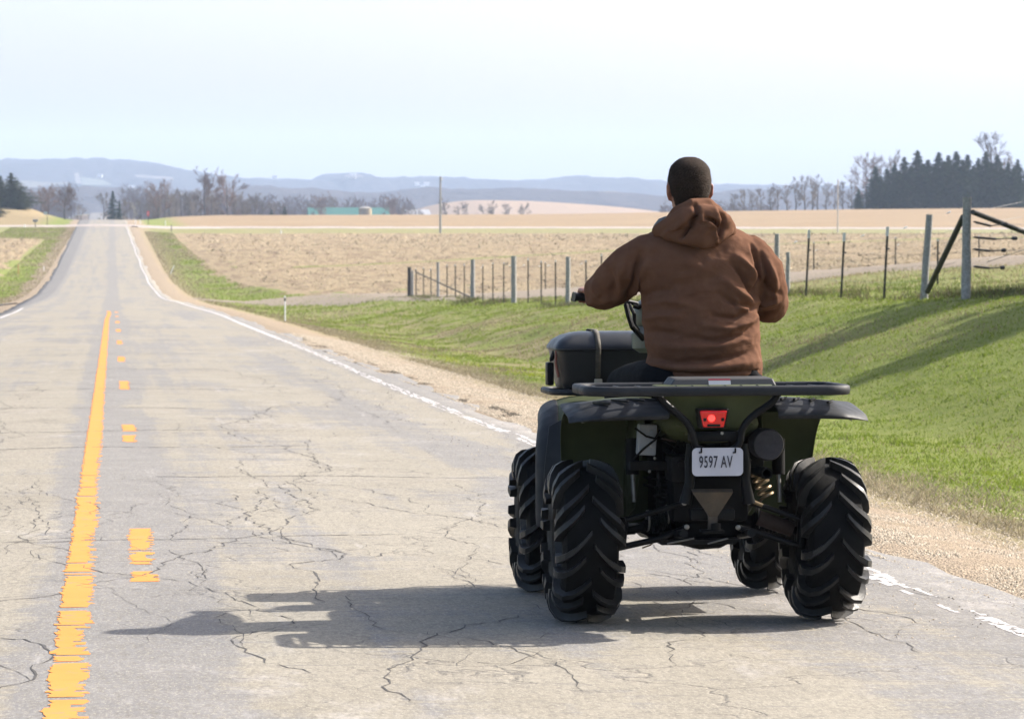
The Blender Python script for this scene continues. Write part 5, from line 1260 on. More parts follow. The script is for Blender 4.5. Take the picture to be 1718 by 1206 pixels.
for px, y0, y1 in ((698, 456, 506), (710.5, 453, 505), (723, 456, 506), (750, 449, 507), (764, 449, 507), (779, 447, 508), (810, 447, 510), (827, 446, 512), (845, 446, 514), (886, 442, 516), (908, 444, 516), (932, 441, 517), (983, 441, 519), (1009, 438, 520), (1083, 430, 520), (1110, 428, 520), (1180, 418, 515), (1240, 410, 510), (1352, 395, 506), (1411, 393, 502), (1483, 379, 500)):
    near = px > 1300; t_post(px, y0, y1, lean=.05 if near else 0, cap=.16 if near else .05)
# wires, all the way along and beyond the frame
wp = [(x, Y, z) for _, (x, Y, z) in tops if _ not in (687, 1322)]
wp.sort(key=lambda p: -p[1])
allw = [(wp[i][0], wp[i][1]) for i in range(len(wp))]
for fr in (.25, .45, .66, .88):
    m = MB(); P = []
    for i in range(len(allw)-1):
        for k in range(6):
            t = k/6; x = allw[i][0]*(1-t)+allw[i+1][0]*t; Y = allw[i][1]*(1-t)+allw[i+1][1]*t; P.append(Vector((x-.06, Y, hz(x, Y)+1.25*fr+.02*math.sin(i*3+k)))-FO)
    m.tube(P, .0022, 4); m.build('fence_wire', M_wire, fence)
def flag(px, py, s, XY=None, org=FO, parent=fence):
    x, Y = XY if XY else fline(px); p = up(px, py, Y)-org; m = MB(); m.tube([p+Vector((-s, 0, -s*.5)), p+Vector((-s*.4, 0, -s*.05)), p+Vector((s*.5, 0, s*.3)), p+Vector((s, 0, s*.5))], [(s*.35, s*.25), (s*.75, s*.3), (s*.7, s*.3), (s*.25, s*.2)], 8); m.build('white_flag', M_flag, parent)
for px, py in ((684, 455), (697, 457), (721, 454), (808, 449), (826, 448), (855, 446), (879, 445), (905, 447), (921, 446), (975, 443), (1020, 440)): flag(px, py, .038)
for px, py in ((1335, 406), (1447, 396), (1519, 382), (1592, 357)): flag(px, py, .034)
# braces
def brace(p0, p1, r, mat=M_wood2, parent=fence, org=FO, name='brace'):
    m = MB(); m.tube([p0-org, p1-org], r, 10); return m.build(name, mat, parent)
x0, Y0_ = fline(697); x1, Y1_ = fline(790); brace(up(697, 456, Y0_), up(788, 498, Y1_), .028)
x0, Y0_ = fline(1617); x1, Y1_ = fline(1560); brace(up(1616, 364, Y0_), up(1556, 489, Y1_), .048, M_tpost)
xg, Yg_ = fline(1628)
brace(up(1632, 356, Yg_), up(1790, 417, Yg_+3.5), .042, M_tpost)
for py, l in ((374, 52), (400, 68), (420, 50), (449, 48)):
    a = up(1633, py-2, Yg_); b = up(1633+l*.55, py+(1 if py != 374 else 5), Yg_+.3); c = up(1633+l, py+(0 if py != 374 else 2), Yg_+.5)
    m = MB(); m.tube([a-FO, a.lerp(b, .15)-FO, b-FO], [.008, .020, .020], 8); m.tube([b-FO, c-FO], .009, 8); m.tube([c-(c-b)*.14-FO, c-(c-b)*.05-FO, c+(c-b)*.12-FO, c+(c-b)*.17-FO], [.012, .032, .034, .015], 10); m.build('gate_handle', M_ins, fence)
    m = MB(); m.tube([c-FO, up(1900, py-6+(449-py)*.2, Yg_+6)-FO], .003, 4); m.build('fence_wire', M_wire, fence)
for k, (ya, yb) in enumerate(((353, 349), (374, 368))):
    m = MB(); m.tube([up(1628, ya+4, Yg_)-FO, up(1715, ya-14+k*4, Yg_+6)-FO], .003, 4); m.build('fence_wire', M_wire, fence)
m = MB(); m.tube([up(1655, 440, Yg_+5)-FO, up(1760, 405, Yg_+5)-FO], .006, 5); m.build('fence_wire', M_wire, fence)

# second, thinner fence beyond the lane
F2O = Vector((22, 80, hz(22, 80)))
fence2 = empty('wire_fence', F2O); tag(fence2, 'thin fence of spindly steel posts farther back, between the farm lane and the pasture', 'fence')
for px, y0, y1, Y in ((915, 446, 493, 150), (1365, 418, 470, 112), (1502, 408, 459, 112), (1573, 405, 482, 74), (1642, 400, 446, 108)):
    X = at_px(px, Y); t_post(px, y0, y1, fence2, (X, Y), F2O, 0, .04)
for px, py, Y in ((1370, 420, 112), (1507, 411, 112), (919, 446, 150)): flag(px, py, .04, (at_px(px, Y), Y), F2O, fence2)

# roadside marker posts
M_wpost = simple('white_delineator', (.52, .53, .54), .5, var=.05, scale=12, dirt=((.35, .32, .27), .6, .35))
def marker(px, ytop, ybot, Y, label, r=.05, band=True, mat=None, name='marker_post', cat='marker post', lean=0, grp='white roadside marker posts'):
    X = at_px(px, Y); z = hz(X, Y); h = (up(px, ytop, Y)-up(px, ybot, Y)).z; o = empty(name, (X, Y, z)); tag(o, label, cat, grp)
    m = MB(); m.tube([(0, 0, -.1), (lean*h*.5, 0, h*.5), (lean*h, 0, h)], [(r, r*.5)]*3, 10); m.build('post', mat or M_wpost, o)
    if band: m = MB(); m.tube([(lean*h*.8, 0, h*.80), (lean*h*.93, 0, h*.93)], [(r*1.06, r*.6)]*2, 10); m.build('band', M_ins, o)
    return o
marker(478, 490, 534, 106, 'white marker post with a black band near its top, standing in the roadside grass', .045)
marker(472, 387, 394, 432, 'short white marker post far off on the green strip before the cross road', .16, False)
marker(285, 414, 429, 262, 'leaning white marker post in the grass by the left corner of the stubble field', .07, False, lean=.5)
marker(228, 372, 380, 500, 'left one of two small white posts at the mouth of the cross road', .11, False)
marker(236, 373, 381, 500, 'right one of two small white posts at the mouth of the cross road', .11, False)
marker(74, 414, 422, 270, 'small pale post in the grass left of the road', .06, False)
marker(42, 379, 385, 470, 'small white post beside the left arm of the cross road', .14, False)
marker(278, 369, 377, 500, 'small pale post in the brown field beyond the cross road', .11, False)
marker(31, 415, 431, 262, 'rusty red steel post at the edge of the left field', .05, False, simple('rusty_post', (.30, .07, .04), .8), grp=None)
marker(288, 377, 387, 452, 'short dark post at the corner of the cross road and the stubble field', .13, False, M_wood2, grp=None)
# utility poles
def pole(px, ytop, ybot, Y, r, label, arm=False, mat=None):
    X = at_px(px, Y); z = hz(X, Y); h = (up(px, ytop, Y)-up(px, ybot, Y)).z; o = empty('utility_pole', (X, Y, z)); tag(o, label, 'utility pole')
    m = MB(); m.tube([(0, 0, -.4), (0, 0, h*.5), (0, 0, h)], [r*1.15, r, r*.8], 10); m.build('pole', mat or M_wood, o)
    m = MB(); m.tube([(r*1.1, -.05, h*.93), (r*1.1, -.05, h*.98)], r*.9, 8); m.build('insulator', M_tpw, o)
    if arm: m = MB(); m.box((0, -.1, h*.97), (1.4, .1, .1)); m.build('crossarm', M_wood, o)
    return o
pole(739, 297, 392, 440, .14, 'tall grey wooden pole standing alone at the far edge of the stubble field')
pole(1405, 303, 393, 445, .09, 'thin pale pole seen right of the rider, before the distant field', mat=simple('pale_pole', (.45, .40, .36), .8))
# stop sign seen at an angle, and a small direction sign on the left
X = at_px(249, 497); o = empty('stop_sign', (X, 497, hz(X, 497)), (0, 0, R_(-62))); tag(o, 'small red stop sign on a dark post at the cross road, right of the road', 'road sign')
h = (up(249, 357, 497)-up(249, 380, 497)).z
m = MB(); m.box((0, .03, h*.45), (.09, .05, h*.95)); m.build('post', M_wood2, o)
m = MB(); k = [(.42*math.cos(R_(22.5+45*i)), h-.38+.42*math.sin(R_(22.5+45*i))) for i in range(8)]
m.add([(x, -.01, z) for x, z in k]+[(x, .01, z) for x, z in k], [tuple(range(8)), tuple(range(15, 7, -1))]+[(i, 8+i, 8+(i+1) % 8, (i+1) % 8) for i in range(8)]); sp_ = m.build('sign_plate', simple('stop_red', (.62, .05, .07), .4, var=.05), o, smooth=False)
t_o = text_mesh('STOP', 'lettering', M_flag, sp_, (0, -.014, h-.38), .30, .8)
X = at_px(80, 492); o = empty('road_sign', (X, 492, hz(X, 492))); tag(o, 'grey back of a small square sign on a dark post left of the road', 'road sign')
h = (up(80, 360, 492)-up(80, 383, 492)).z
m = MB(); m.box((0, .03, h*.48), (.08, .05, h)); m.build('post', M_wood2, o); m = MB(); m.box((-.26, 0, h*.86), (.55, .02, .42)); m.build('sign_plate', simple('grey_sign_back', (.32, .38, .42), .5), o)
# mailboxes left of the far road
M_mail = simple('grey_mailbox', (.16, .18, .20), .5)
X = at_px(60, 474); o = empty('mailbox', (X, 474, hz(X, 474))); tag(o, 'dark grey mailbox beside the left arm of the cross road', 'mailbox')
m = MB(); m.box((0, 0, .5), (.1, .1, 1.0)); m.build('post', M_wood2, o); m = MB(); m.box((0, 0, .92), (.70, .3, .34), None, .08); m.build('mailbox_body', M_mail, o)

# long green barn and round bin beyond the crest
def gpt(px, Y): X = at_px(px, Y); return X, Y, hz(X, Y)
Yb = 1150; X0 = at_px(518, Yb); X1 = at_px(652, Yb); zt_ = up(585, 349, Yb).z; zb_ = hz((X0+X1)/2, Yb)
o = empty('long_barn', ((X0+X1)/2, Yb, zb_)); tag(o, 'very long low barn with a green roof beyond the brown field', 'barn')
w = X1-X0; dz = 11; H = zt_-zb_
M_groof = simple('green_metal_roof', (.030, .13, .10), .5, var=.12, scale=.2); M_gwall = simple('teal_green_wall', (.02, .08, .075), .6, var=.1, scale=.2)
gable(o, w, 16, H*.55, H*.45, 0, M_gwall, M_groof)
Ys = 1120; Xs = at_px(613, Ys); zt_ = up(613, 347, Ys).z; zb_ = hz(Xs, Ys); rs = (at_px(624, Ys)-at_px(602, Ys))/2
o = empty('grain_bin', (Xs, Ys, zb_)); tag(o, 'round tan bin with its shaded side dark, in front of the long green barn', 'grain bin')
m = MB(); m.lathe([(0, rs), (zt_-zb_-.5, rs)], (0, 0, 0), 'Z', 32); m.build('bin_wall', simple('tan_bin_staves', (.28, .22, .12), .8, var=.15, scale=.8), o)
m = MB(); m.lathe([(zt_-zb_-.5, rs+.12), (zt_-zb_, rs*.5), (zt_-zb_+.1, .01)], (0, 0, 0), 'Z', 32); m.build('bin_roof', simple('bin_roof', (.25, .22, .18), .7), o)
for px, Y, w, h, lab in ((700, 1300, 9, 5, 'small pale farm building among shrubs right of the long green barn'), (1648, 760, 12, 4.4, 'low house glimpsed through the spruce windbreak')):
    X, Y, z = gpt(px, Y); z = max(z, up(px, 362 if px < 900 else 336, Y).z - h*.55) if px < 900 else z
    o = empty('farm_building', (X, Y, z)); tag(o, lab, 'building'); gable(o, w, 7, h*.6, h*.4, .2, simple('pale_pink_siding', (.55, .42, .38), .8), M_froof)
# ------------------------------------------------------------------ trees
def bark(name, c): return simple(name, c, .95, var=.3, scale=3)
M_bark = bark('grey_brown_bark', (.06, .05, .045)); M_twig = simple('red_brown_twigs', (.115, .068, .050), .95, var=.25, scale=.4); M_twig2 = simple('grey_tan_twigs', (.115, .093, .075), .95, var=.25, scale=.4)
M_twigw = simple('pale_birch_twigs', (.24, .22, .20), .9, var=.2, scale=.4)
def leafmat(name, c):
    t = NT(name); r = t.ramp(t.noise(.9, 4, .7), [(.3, tuple(x*.55 for x in c)), (.7, tuple(min(1, x*1.5) for x in c))]); return t.set(r, .9, 0, None, .15)
M_needle = leafmat('spruce_needles', (.014, .032, .011)); M_needle2 = leafmat('cedar_foliage', (.042, .050, .026))
def bare_tree(seed, H, spread=.32, nb=9, crown0=.3, lean=0, round_=True, up_=.55, twigs=1.0):
    """returns trunk MB, crown arrays; unit height H"""
    g = random.Random(seed); tr = MB(); V = []; F = []
    tp = [(0, 0, -.5)]; x = y = 0
    for k in range(1, 7):
        t = k/6; x += g.uniform(-.02, .02)*H + lean*H/6; y += g.uniform(-.02, .02)*H; tp.append((x, y, H*.86*t))
    tr.tube(tp, [H*.019*(1.15-.95*k/6)+.02 for k in range(7)], 7)
    def pos(t):
        q = t*6; i = min(5, int(q)); f = q-i; a, b = Vector(tp[i]), Vector(tp[i+1]); return a.lerp(b, f)
    def stick(p, d, l, r, lv):
        d = d.normalized(); e = p + d*l + Vector((g.uniform(-.1, .1), g.uniform(-.1, .1), g.uniform(0, .12)))*l
        u = d.orthogonal().normalized(); w = d.cross(u); b = len(V); n = 3
        for (c, rr) in ((p, max(r, H*.0016)), (e, max(r*.45, H*.0009))):
            for j in range(n): a = 2*math.pi*j/n; V.append(c+u*math.cos(a)*rr+w*math.sin(a)*rr)
        for j in range(n): F.append((b+j, b+(j+1) % n, b+n+(j+1) % n, b+n+j))
        if lv > 0:
            kk = {3: 5, 2: 6, 1: int(7*twigs)}[lv]
            for i in range(kk):
                t = g.uniform(.25, 1.0) if i else 1.0; q = p.lerp(e, t); a = g.uniform(0, 6.283); s = g.uniform(.45, .95)
                dd = d + (u*math.cos(a)+w*math.sin(a))*s + Vector((0, 0, .22)); stick(q, dd, l*g.uniform(.42, .66), r*.55, lv-1)
    for i in range(nb):
        t = crown0 + (1-crown0)*(i+.5)/nb; p = pos(t); a = g.uniform(0, 6.283)+i*2.4
        rel = (t-crown0)/(1-crown0); l = H*spread*(math.sin(math.pi*(.18+.62*rel)) if round_ else (1.05-.6*rel))*g.uniform(.75, 1.1)
        d = Vector((math.cos(a), math.sin(a), up_+.9*rel)); stick(p, d, l*.62, H*.0075*(1.2-.6*rel), 3)
    return tr, V, F
TREES = {}
def proto(kind, trunk_mat, crown_mat, maker):
    TREES[kind] = (maker, trunk_mat, crown_mat)
def conifer(seed, H, rad=.22, dens=1.0, spiky=1.0, base=.04, ns=.036):
    g = random.Random(seed); tr = MB(); tr.tube([(0, 0, -.5), (0, 0, H*.5), (0, 0, H*.99)], [H*.018, H*.011, .02], 7)
    V = []; F = []; nl = int(30*dens)
    wob = [g.uniform(.78, 1.18) for _ in range(nl+1)]
    sect = [g.uniform(.75, 1.2) for _ in range(7)]
    for i in range(nl):
        t = base + (1-base)*(i/(nl-1)); R = H*rad*((1-t)**.82*.98+.015)*wob[i]*(1 if t > .12 else .8)
        nbr = max(4, int(11*(1-t)**.4*dens))
        for k in range(nbr):
            a = g.uniform(0, 6.283); Rk = R*g.uniform(.7, 1.12)*sect[int(a/6.283*7) % 7]; dz = -Rk*.12+g.uniform(-.02, .03)*H
            c0 = Vector((0, 0, H*t)); c1 = Vector((Rk*math.cos(a), Rk*math.sin(a), H*t+dz+Rk*.05)); steps = max(3, int(Rk/(H*.022*ns/.036)))
            for s in range(steps):
                f = (s+.6)/steps; p = c0.lerp(c1, f)+Vector((0, 0, math.sin(f*3.14)*Rk*.04)); sz = H*ns*g.uniform(.7, 1.3)*(1.15-.45*f)
                for q in range(2):
                    d = Vector((g.gauss(0, 1), g.gauss(0, 1), g.gauss(-.25, .6))).normalized(); e = Vector((g.gauss(0, 1), g.gauss(0, 1), g.gauss(0, .5))).normalized()
                    b = len(V); V.extend([p-d*sz*.5-e*sz*.35, p-d*sz*.5+e*sz*.35, p+d*sz*1.05]); F.append((b, b+1, b+2))
    for k in range(10):   # leader
        d = Vector((g.gauss(0, .25), g.gauss(0, .25), 1)); p = Vector((0, 0, H*(.95+.006*k))); b = len(V); V.extend([p+Vector((-.05, 0, 0))*H*.1, p+Vector((.05, 0, 0))*H*.1, p+d*H*.035]); F.append((b, b+1, b+2))
    return tr, V, F
def make_tree_mesh(kind, maker, seed, H, tm, cm, **kw):
    tr, V, F = maker(seed, H, **kw); t = MB(); t.v, t.f, t.m = tr.v, tr.f, tr.m
    ot = t.build('trunk', tm, None); oc = np_mesh('crown', [tuple(v) for v in V], F, cm, None); mt, mc = ot.data, oc.data
    bpy.data.objects.remove(ot); bpy.data.objects.remove(oc); return mt, mc, H
KINDS = {
 'round': [make_tree_mesh('round', bare_tree, s, 12, M_bark, M_twig, spread=.50, nb=12, crown0=.22, up_=.45, twigs=1.2) for s in (1, 2, 3)],
 'tall': [make_tree_mesh('tall', bare_tree, s, 12, M_bark, M_twig2, spread=.32, nb=10, crown0=.22, up_=.9, twigs=1.0) for s in (11, 12, 13, 14)],
 'scrub': [make_tree_mesh('scrub', bare_tree, s, 7, M_bark, M_twig2, spread=.42, nb=10, crown0=.06, up_=.7, twigs=1.2) for s in (21, 22, 23)],
 'pale': [make_tree_mesh('pale', bare_tree, s, 7, M_twigw, M_twigw, spread=.5, nb=10, crown0=.05, up_=.8, twigs=1.0) for s in (31,)],
 'spruce': [make_tree_mesh('spruce', conifer, s, 12, M_bark, M_needle, rad=.30, dens=1.45) for s in (41, 42, 43, 44)],
 'cedar': [make_tree_mesh('cedar', conifer, s, 9, M_bark, M_needle2, rad=.40, dens=1.3, base=.01) for s in (51, 52)],
 'near': [make_tree_mesh('near', conifer, 71, 12, M_bark, M_needle, rad=.34, dens=2.6, ns=.024)],
 'cone': [make_tree_mesh('cone', conifer, s, 10, M_bark, M_needle, rad=.24, dens=1.1) for s in (61,)],
}
NAMES = {'round': ('bare_tree', 'tree'), 'tall': ('bare_tree', 'tree'), 'scrub': ('bare_shrub', 'shrub'), 'pale': ('bare_shrub', 'shrub'), 'spruce': ('spruce_tree', 'spruce'), 'cedar': ('cedar_tree', 'cedar'), 'cone': ('conifer_tree', 'conifer')}
tg = random.Random(99)
def plant(kind, px, ytop, Y, label, group=None, base_y=None, wscale=1.0, var=None, X=None):
    ms = KINDS[kind]; mt, mc, H0 = ms[tg.randrange(len(ms)) if var is None else var]
    X = at_px(px, Y) if X is None else X; z = hz(X, Y)
    h = (up(px, ytop, Y).z - z)*(.94 if kind in ('round', 'tall', 'scrub') else 1); s = h/H0
    nm, cat = NAMES[kind]; o = empty(nm, (X, Y, z), (0, 0, tg.uniform(0, 6.28))); o.scale = (s*wscale, s*wscale, s); tag(o, label, cat, group)
    for n_, me in (('trunk', mt), ('crown', mc)):
        c = bpy.data.objects.new(n_, me); COL.objects.link(c); c.parent = o
    return o
# spruce windbreak on the right crest
_o = ['first', 'second', 'third', 'fourth', 'fifth', 'sixth', 'seventh', 'eighth', 'ninth', 'tenth', 'eleventh', 'twelfth', 'thirteenth', 'fourteenth', 'fifteenth', 'sixteenth', 'seventeenth', 'eighteenth', 'nineteenth']
_oi = [0]
def ORD(reset=False):
    if reset: _oi[0] = 0; return ''
    _oi[0] += 1; return _o[_oi[0]-1]
WB = 'spruces of the windbreak on the right crest'
wb_ = [(1468, 281, 700), (1487, 284, 706), (1500, 277, 712), (1516, 266, 705), (1538, 255, 700), (1556, 270, 712), (1574, 258, 702), (1590, 263, 712), (1603, 256, 703), (1622, 262, 708), (1640, 268, 712), (1653, 257, 702), (1672, 262, 706), (1690, 275, 712), (1706, 270, 702), (1724, 278, 708), (1745, 262, 705)]
for i, (px, yt, Y) in enumerate(wb_):
    _oi[0] = i
    lab = {0: 'dark spruce at the left end of the windbreak on the right crest', 4: 'tallest pointed spruce in the left half of the windbreak', 14: 'dark spruce nearest the right edge of the photo in the windbreak'}.get(i, ORD()+' spruce from the left in the taller back row of the right crest windbreak')
    plant('spruce', px, yt, Y, lab, WB, wscale=1.75)
_oi[0] = 0
for px, yt, Y in ((1477, 296, 695), (1508, 288, 694), (1528, 280, 692), (1547, 276, 693), (1566, 284, 692), (1583, 272, 691), (1598, 278, 694), (1614, 270, 690), (1632, 280, 693), (1662, 276, 691), (1680, 284, 693), (1700, 282, 692)): plant('spruce', px, yt, Y, ORD()+' spruce from the left in the shorter front row of the right crest windbreak', WB, wscale=1.8)
plant('spruce', 1440, 318, 690, 'low dark evergreen bush at the foot of the bare tree left of the windbreak', wscale=1.7)
BG = 'bare trees rising behind the windbreak'
for px, yt, Y, k, lab in ((1452, 262, 730, 'round', 'bare tree with pale spreading crown just left of the windbreak'), (1472, 268, 735, 'tall', 'slim bare tree showing over the left end of the windbreak'), (1500, 252, 740, 'tall', 'bare twiggy top above the left part of the windbreak'), (1660, 214, 735, 'tall', 'tallest bare tree rising behind the right part of the windbreak'), (1692, 255, 740, 'tall', 'bare twiggy top at the right edge above the windbreak')):
    plant(k, px, yt, Y, lab, BG)
_oi[0] = 0
MG = 'bare trees in the gap right of the rider'
for i, (px, yt, Y) in enumerate([(1232, 322, 830), (1248, 314, 850), (1262, 318, 800), (1276, 312, 840), (1292, 310, 820), (1306, 308, 860), (1320, 306, 820), (1334, 296, 800), (1350, 290, 830), (1362, 300, 810), (1372, 292, 800), (1386, 302, 840), (1400, 306, 820), (1414, 300, 800), (1428, 305, 830)]):
    plant('tall', px, yt, Y, ORD()+' slim bare tree from the left in the gap between the rider and the windbreak', MG)
# grove left of centre
GR = 'bare trees of the grove beyond the brown field'
for px, yt, Y, k, lab in ((345, 291, 800, 'round', 'large round reddish bare tree in the grove, left of a pair'), (383, 293, 805, 'round', 'large round reddish bare tree in the grove, right of a pair'), (267, 305, 790, 'round', 'bare tree with a dark crooked trunk at the left end of the grove')):
    plant(k, px, yt, Y, lab, GR)
_oi[0] = 0
for i, (px, yt) in enumerate([(238, 338), (250, 332), (258, 326), (276, 322), (286, 318), (296, 322), (306, 315), (316, 318), (328, 322), (338, 318), (356, 320), (368, 316), (396, 322), (408, 328), (418, 330), (428, 326), (440, 332), (455, 336), (472, 338), (300, 330), (322, 332), (362, 330), (390, 330), (410, 336)]):
    if i == 19: _oi[0] = 0
    plant('tall' if i % 3 else 'scrub', px, yt, 770+(i*37) % 90, '%s bare tree from the left %s of the grove beyond the brown field' % (ORD(), 'in the thick' if i < 19 else 'along the back'), GR)
plant('pale', 226, 342, 640, 'pale grey bare shrub right of the road just past the crest', wscale=1.0)
plant('scrub', 214, 336, 680, 'dark bare shrub behind the pale shrub at the crest')
plant('cone', 190, 322, 720, 'pointed dark conifer just right of the far end of the road', wscale=1.5)
plant('cone', 201, 338, 690, 'smaller dark conifer beside the pointed one right of the far road', wscale=1.2)
plant('cone', 456, 352, 745, 'left one of two small dark evergreens at the far field edge', wscale=1.9)
plant('cone', 478, 348, 760, 'right one of two small dark evergreens at the far field edge', wscale=1.9)
for px, yt, Y, lab, k in ((538, 330, 1090, 'reddish bare tree in front of the left half of the long green barn', 'round'), (560, 326, 1180, 'thin bare tree behind the long green barn', 'tall'), (657, 332, 1080, 'lone bare tree at the right end of the long green barn', 'round'), (742, 330, 1000, 'bare tree behind the tall pole', 'tall'), (520, 336, 1190, 'low bare tree behind the left end of the long green barn', 'tall'),
        (828, 336, 1150, 'bare tree in front of the tan hillside', 'tall'), (850, 338, 1180, 'small bare tree in front of the tan hillside', 'tall'), (775, 342, 1150, 'bare shrub before the tan hillside, right of the tall pole', 'scrub'), (812, 344, 1160, 'low bare shrub before the middle of the tan hillside', 'scrub'), (878, 343, 1170, 'bare shrub before the green part of the hillside', 'scrub'), (700, 345, 1100, 'bare shrub left of the tall pole', 'scrub'), (682, 346, 1120, 'low bare shrub by the pale farm building', 'scrub')):
    plant(k, px, yt, Y, lab)
# left of the road
plant('cedar', -12, 318, 560, 'green cedar at the left edge of the photo', X=None, wscale=2.0)
plant('cedar', 20, 292, 590, 'largest dark cedar on the tan mound at the left edge', wscale=2.3)
plant('cedar', 2, 296, 600, 'dark cedar behind the largest one at the left edge', wscale=2.2)
plant('cedar', 36, 318, 585, 'lower cedar leaning out from the right side of the left clump', wscale=2.2)
plant('round', 109, 314, 560, 'reddish bare tree standing alone left of the road near the crest', wscale=1.1)
plant('round', 82, 312, 700, 'hazy bare tree behind the tan mound left of the road')
plant('round', 70, 320, 720, 'fainter hazy bare tree right behind the left cedars')
plant('scrub', 136, 345, 700, 'dark slim shrub beside the far road on its left')
plant('tall', 174, 318, 900, 'tall hazy bare tree behind the pointed conifer')
# cattle-like dark spot is left as a shrub
# far woods: one mass of stems and twigs on the valley side
def far_woods():
    g = np.random.default_rng(8); V = []; F = []
    for _ in range(2600):
        px = g.uniform(-60, 1300); Y = g.uniform(1250, 1750); X = at_px(px, Y); 
        if abs(X-float(road_x(Y))) < 10: continue
        z = hz(X, Y); h = g.uniform(7, 15)*(1.0 if px < 760 else .75)
        if px > 690 and px < 1110: continue
        b = len(V); w = .12; V += [(X-w, Y, z), (X+w, Y, z), (X, Y, z+h*.9)]; F.append((b, b+1, b+2))
        for k in range(26):
            t = g.uniform(.15, 1); r = h*.32*math.sin(math.pi*(.15+.8*t)); a = g.uniform(0, 6.28); p = np.array([X+r*g.uniform(.2, 1)*math.cos(a), Y+r*math.sin(a)*g.uniform(.2, 1), z+h*t]); d = np.array([g.normal(), g.normal()*.4, abs(g.normal())+.3]); d /= np.linalg.norm(d); s = np.array([.16, 0, .05])*g.uniform(.5, 1.4)
            b = len(V); V += [tuple(p-s), tuple(p+s), tuple(p+d*h*.16)]; F.append((b, b+1, b+2))
    o = np_mesh('far_woods', V, F, M_twig); tag(o, 'hazy brown wood along the valley side beyond the fields', 'woods', kind='stuff')
far_woods()
def ground_at(px, py):
    d = ray(px, py)
    for Y in np.arange(12, 300, .25):
        t = Y/d.y; x = d.x*t; z = CAM_H+d.z*t
        if hz(x, Y) >= z: return x, Y
    return x, Y
for px, py, H, lab in ((1415, 650, 10.5, 'narrow evergreen east of the frame whose pointed shadow lies lower on the bank'), (1270, 628, 12.5, 'narrow evergreen east of the frame whose pointed shadow lies higher on the bank')):
    x, y = ground_at(px, py); k = H+hz(x+SUN.x/SUN.z*H, y+SUN.y/SUN.z*H)-hz(x, y); bx, by = x+SUN.x/SUN.z*k, y+SUN.y/SUN.z*k
    mt, mc, H0 = KINDS['near'][0]; o = empty('spruce_tree', (bx, by, hz(bx, by))); s_ = H/H0; o.scale = (s_*1.8, s_*1.8, s_); tag(o, lab, 'spruce')
    for n_, me in (('trunk', mt), ('crown', mc)): c = bpy.data.objects.new(n_, me); COL.objects.link(c); c.parent = o
# ------------------------------------------------------------------ grass, straw, stubble, stones
M_blade = tinted('grass_blade', .7, .35); M_straw = tinted('corn_residue', .9, 0); M_stone = tinted('loose_stone', .95, 0)
def scatter_blades(name, n, xf, yf, hfun, colfun, mat, label, cat, wid=.006, seed=1, lean=.5, keep=None):
    g = np.random.default_rng(seed); X = xf(g, n); Y = yf(g, n, X) if yf.__code__.co_argcount == 3 else yf(g, n)
    if keep is not None: k = keep(g, X, Y); X, Y = X[k], Y[k]
    n = len(X); Z = height(X, Y)-.01
    h = hfun(g, X, Y); a = g.uniform(0, 2*np.pi, n); l = g.normal(0, lean, (n, 2)); w = wid*(1+Y/45)*g.uniform(.6, 1.5, n)
    b0 = np.stack([X-np.cos(a)*w, Y-np.sin(a)*w, Z], -1); b1 = np.stack([X+np.cos(a)*w, Y+np.sin(a)*w, Z], -1); t = np.stack([X+l[:, 0]*h, Y+l[:, 1]*h, Z+h], -1)
    V = np.stack([b0, b1, t], 1).reshape(-1, 3); F = np.arange(3*n).reshape(-1, 3)
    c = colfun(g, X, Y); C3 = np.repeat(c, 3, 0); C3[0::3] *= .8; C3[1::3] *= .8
    o = np_mesh(name, V, F, mat, colors=C3); tag(o, label, cat, kind='stuff'); return o
def gcol(g, X, Y):
    n = len(X); m = fbm(X/1.3, Y/1.6, 77, 3); d = fbm(X/3.2, Y/5, 78, 3)
    bank = np.clip((Y-48)/25, 0, 1)*np.clip((12.5-X)/2.0, 0, 1)
    dry = np.clip((d-.56)*4 + bank*.60 - .22 + np.clip((Y-200)/200, 0, .55), 0, .85) + np.clip((6.6-np.abs(X))/1.3, 0, 1)
    q = g.random(n) < np.clip(dry, .04, .93)
    gr = np.stack([.145+.07*m, .205+.065*m, .020+.015*m], -1)*g.uniform(.7, 1.25, (n, 1)); st = np.array([.28, .23, .14])*g.uniform(.6, 1.2, (n, 1))
    yl = (g.random(n) < .8) & (np.abs(X-7.3) < .8) & (Y > 55) & (Y < 110) & (fbm(X/2, Y/14, 5, 2) > .5); gr[yl] = gr[yl]*np.array([1.5, 1.35, .6])
    return np.where(q[:, None], st, gr)
def yrange(lo, hi, p=2.0):
    return lambda g, n: 1/(g.uniform((1/hi)**(1/p), (1/lo)**(1/p), n))**p
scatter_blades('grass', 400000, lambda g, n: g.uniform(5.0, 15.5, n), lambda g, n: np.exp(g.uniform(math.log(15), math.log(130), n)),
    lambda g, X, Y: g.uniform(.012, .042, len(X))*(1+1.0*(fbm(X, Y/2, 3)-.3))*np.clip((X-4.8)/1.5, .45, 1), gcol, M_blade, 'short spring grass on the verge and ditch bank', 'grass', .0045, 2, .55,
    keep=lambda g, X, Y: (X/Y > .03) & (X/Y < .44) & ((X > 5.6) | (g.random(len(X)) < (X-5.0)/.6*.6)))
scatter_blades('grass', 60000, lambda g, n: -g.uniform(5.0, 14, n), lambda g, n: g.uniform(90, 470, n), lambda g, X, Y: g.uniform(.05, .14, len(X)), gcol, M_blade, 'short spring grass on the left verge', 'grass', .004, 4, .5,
    keep=lambda g, X, Y: (Y < 215) | (Y > 395) | (X > road_x(Y)-6.3-np.interp(Y, [205, 250, 400], [3.5, 1.0, .2])))
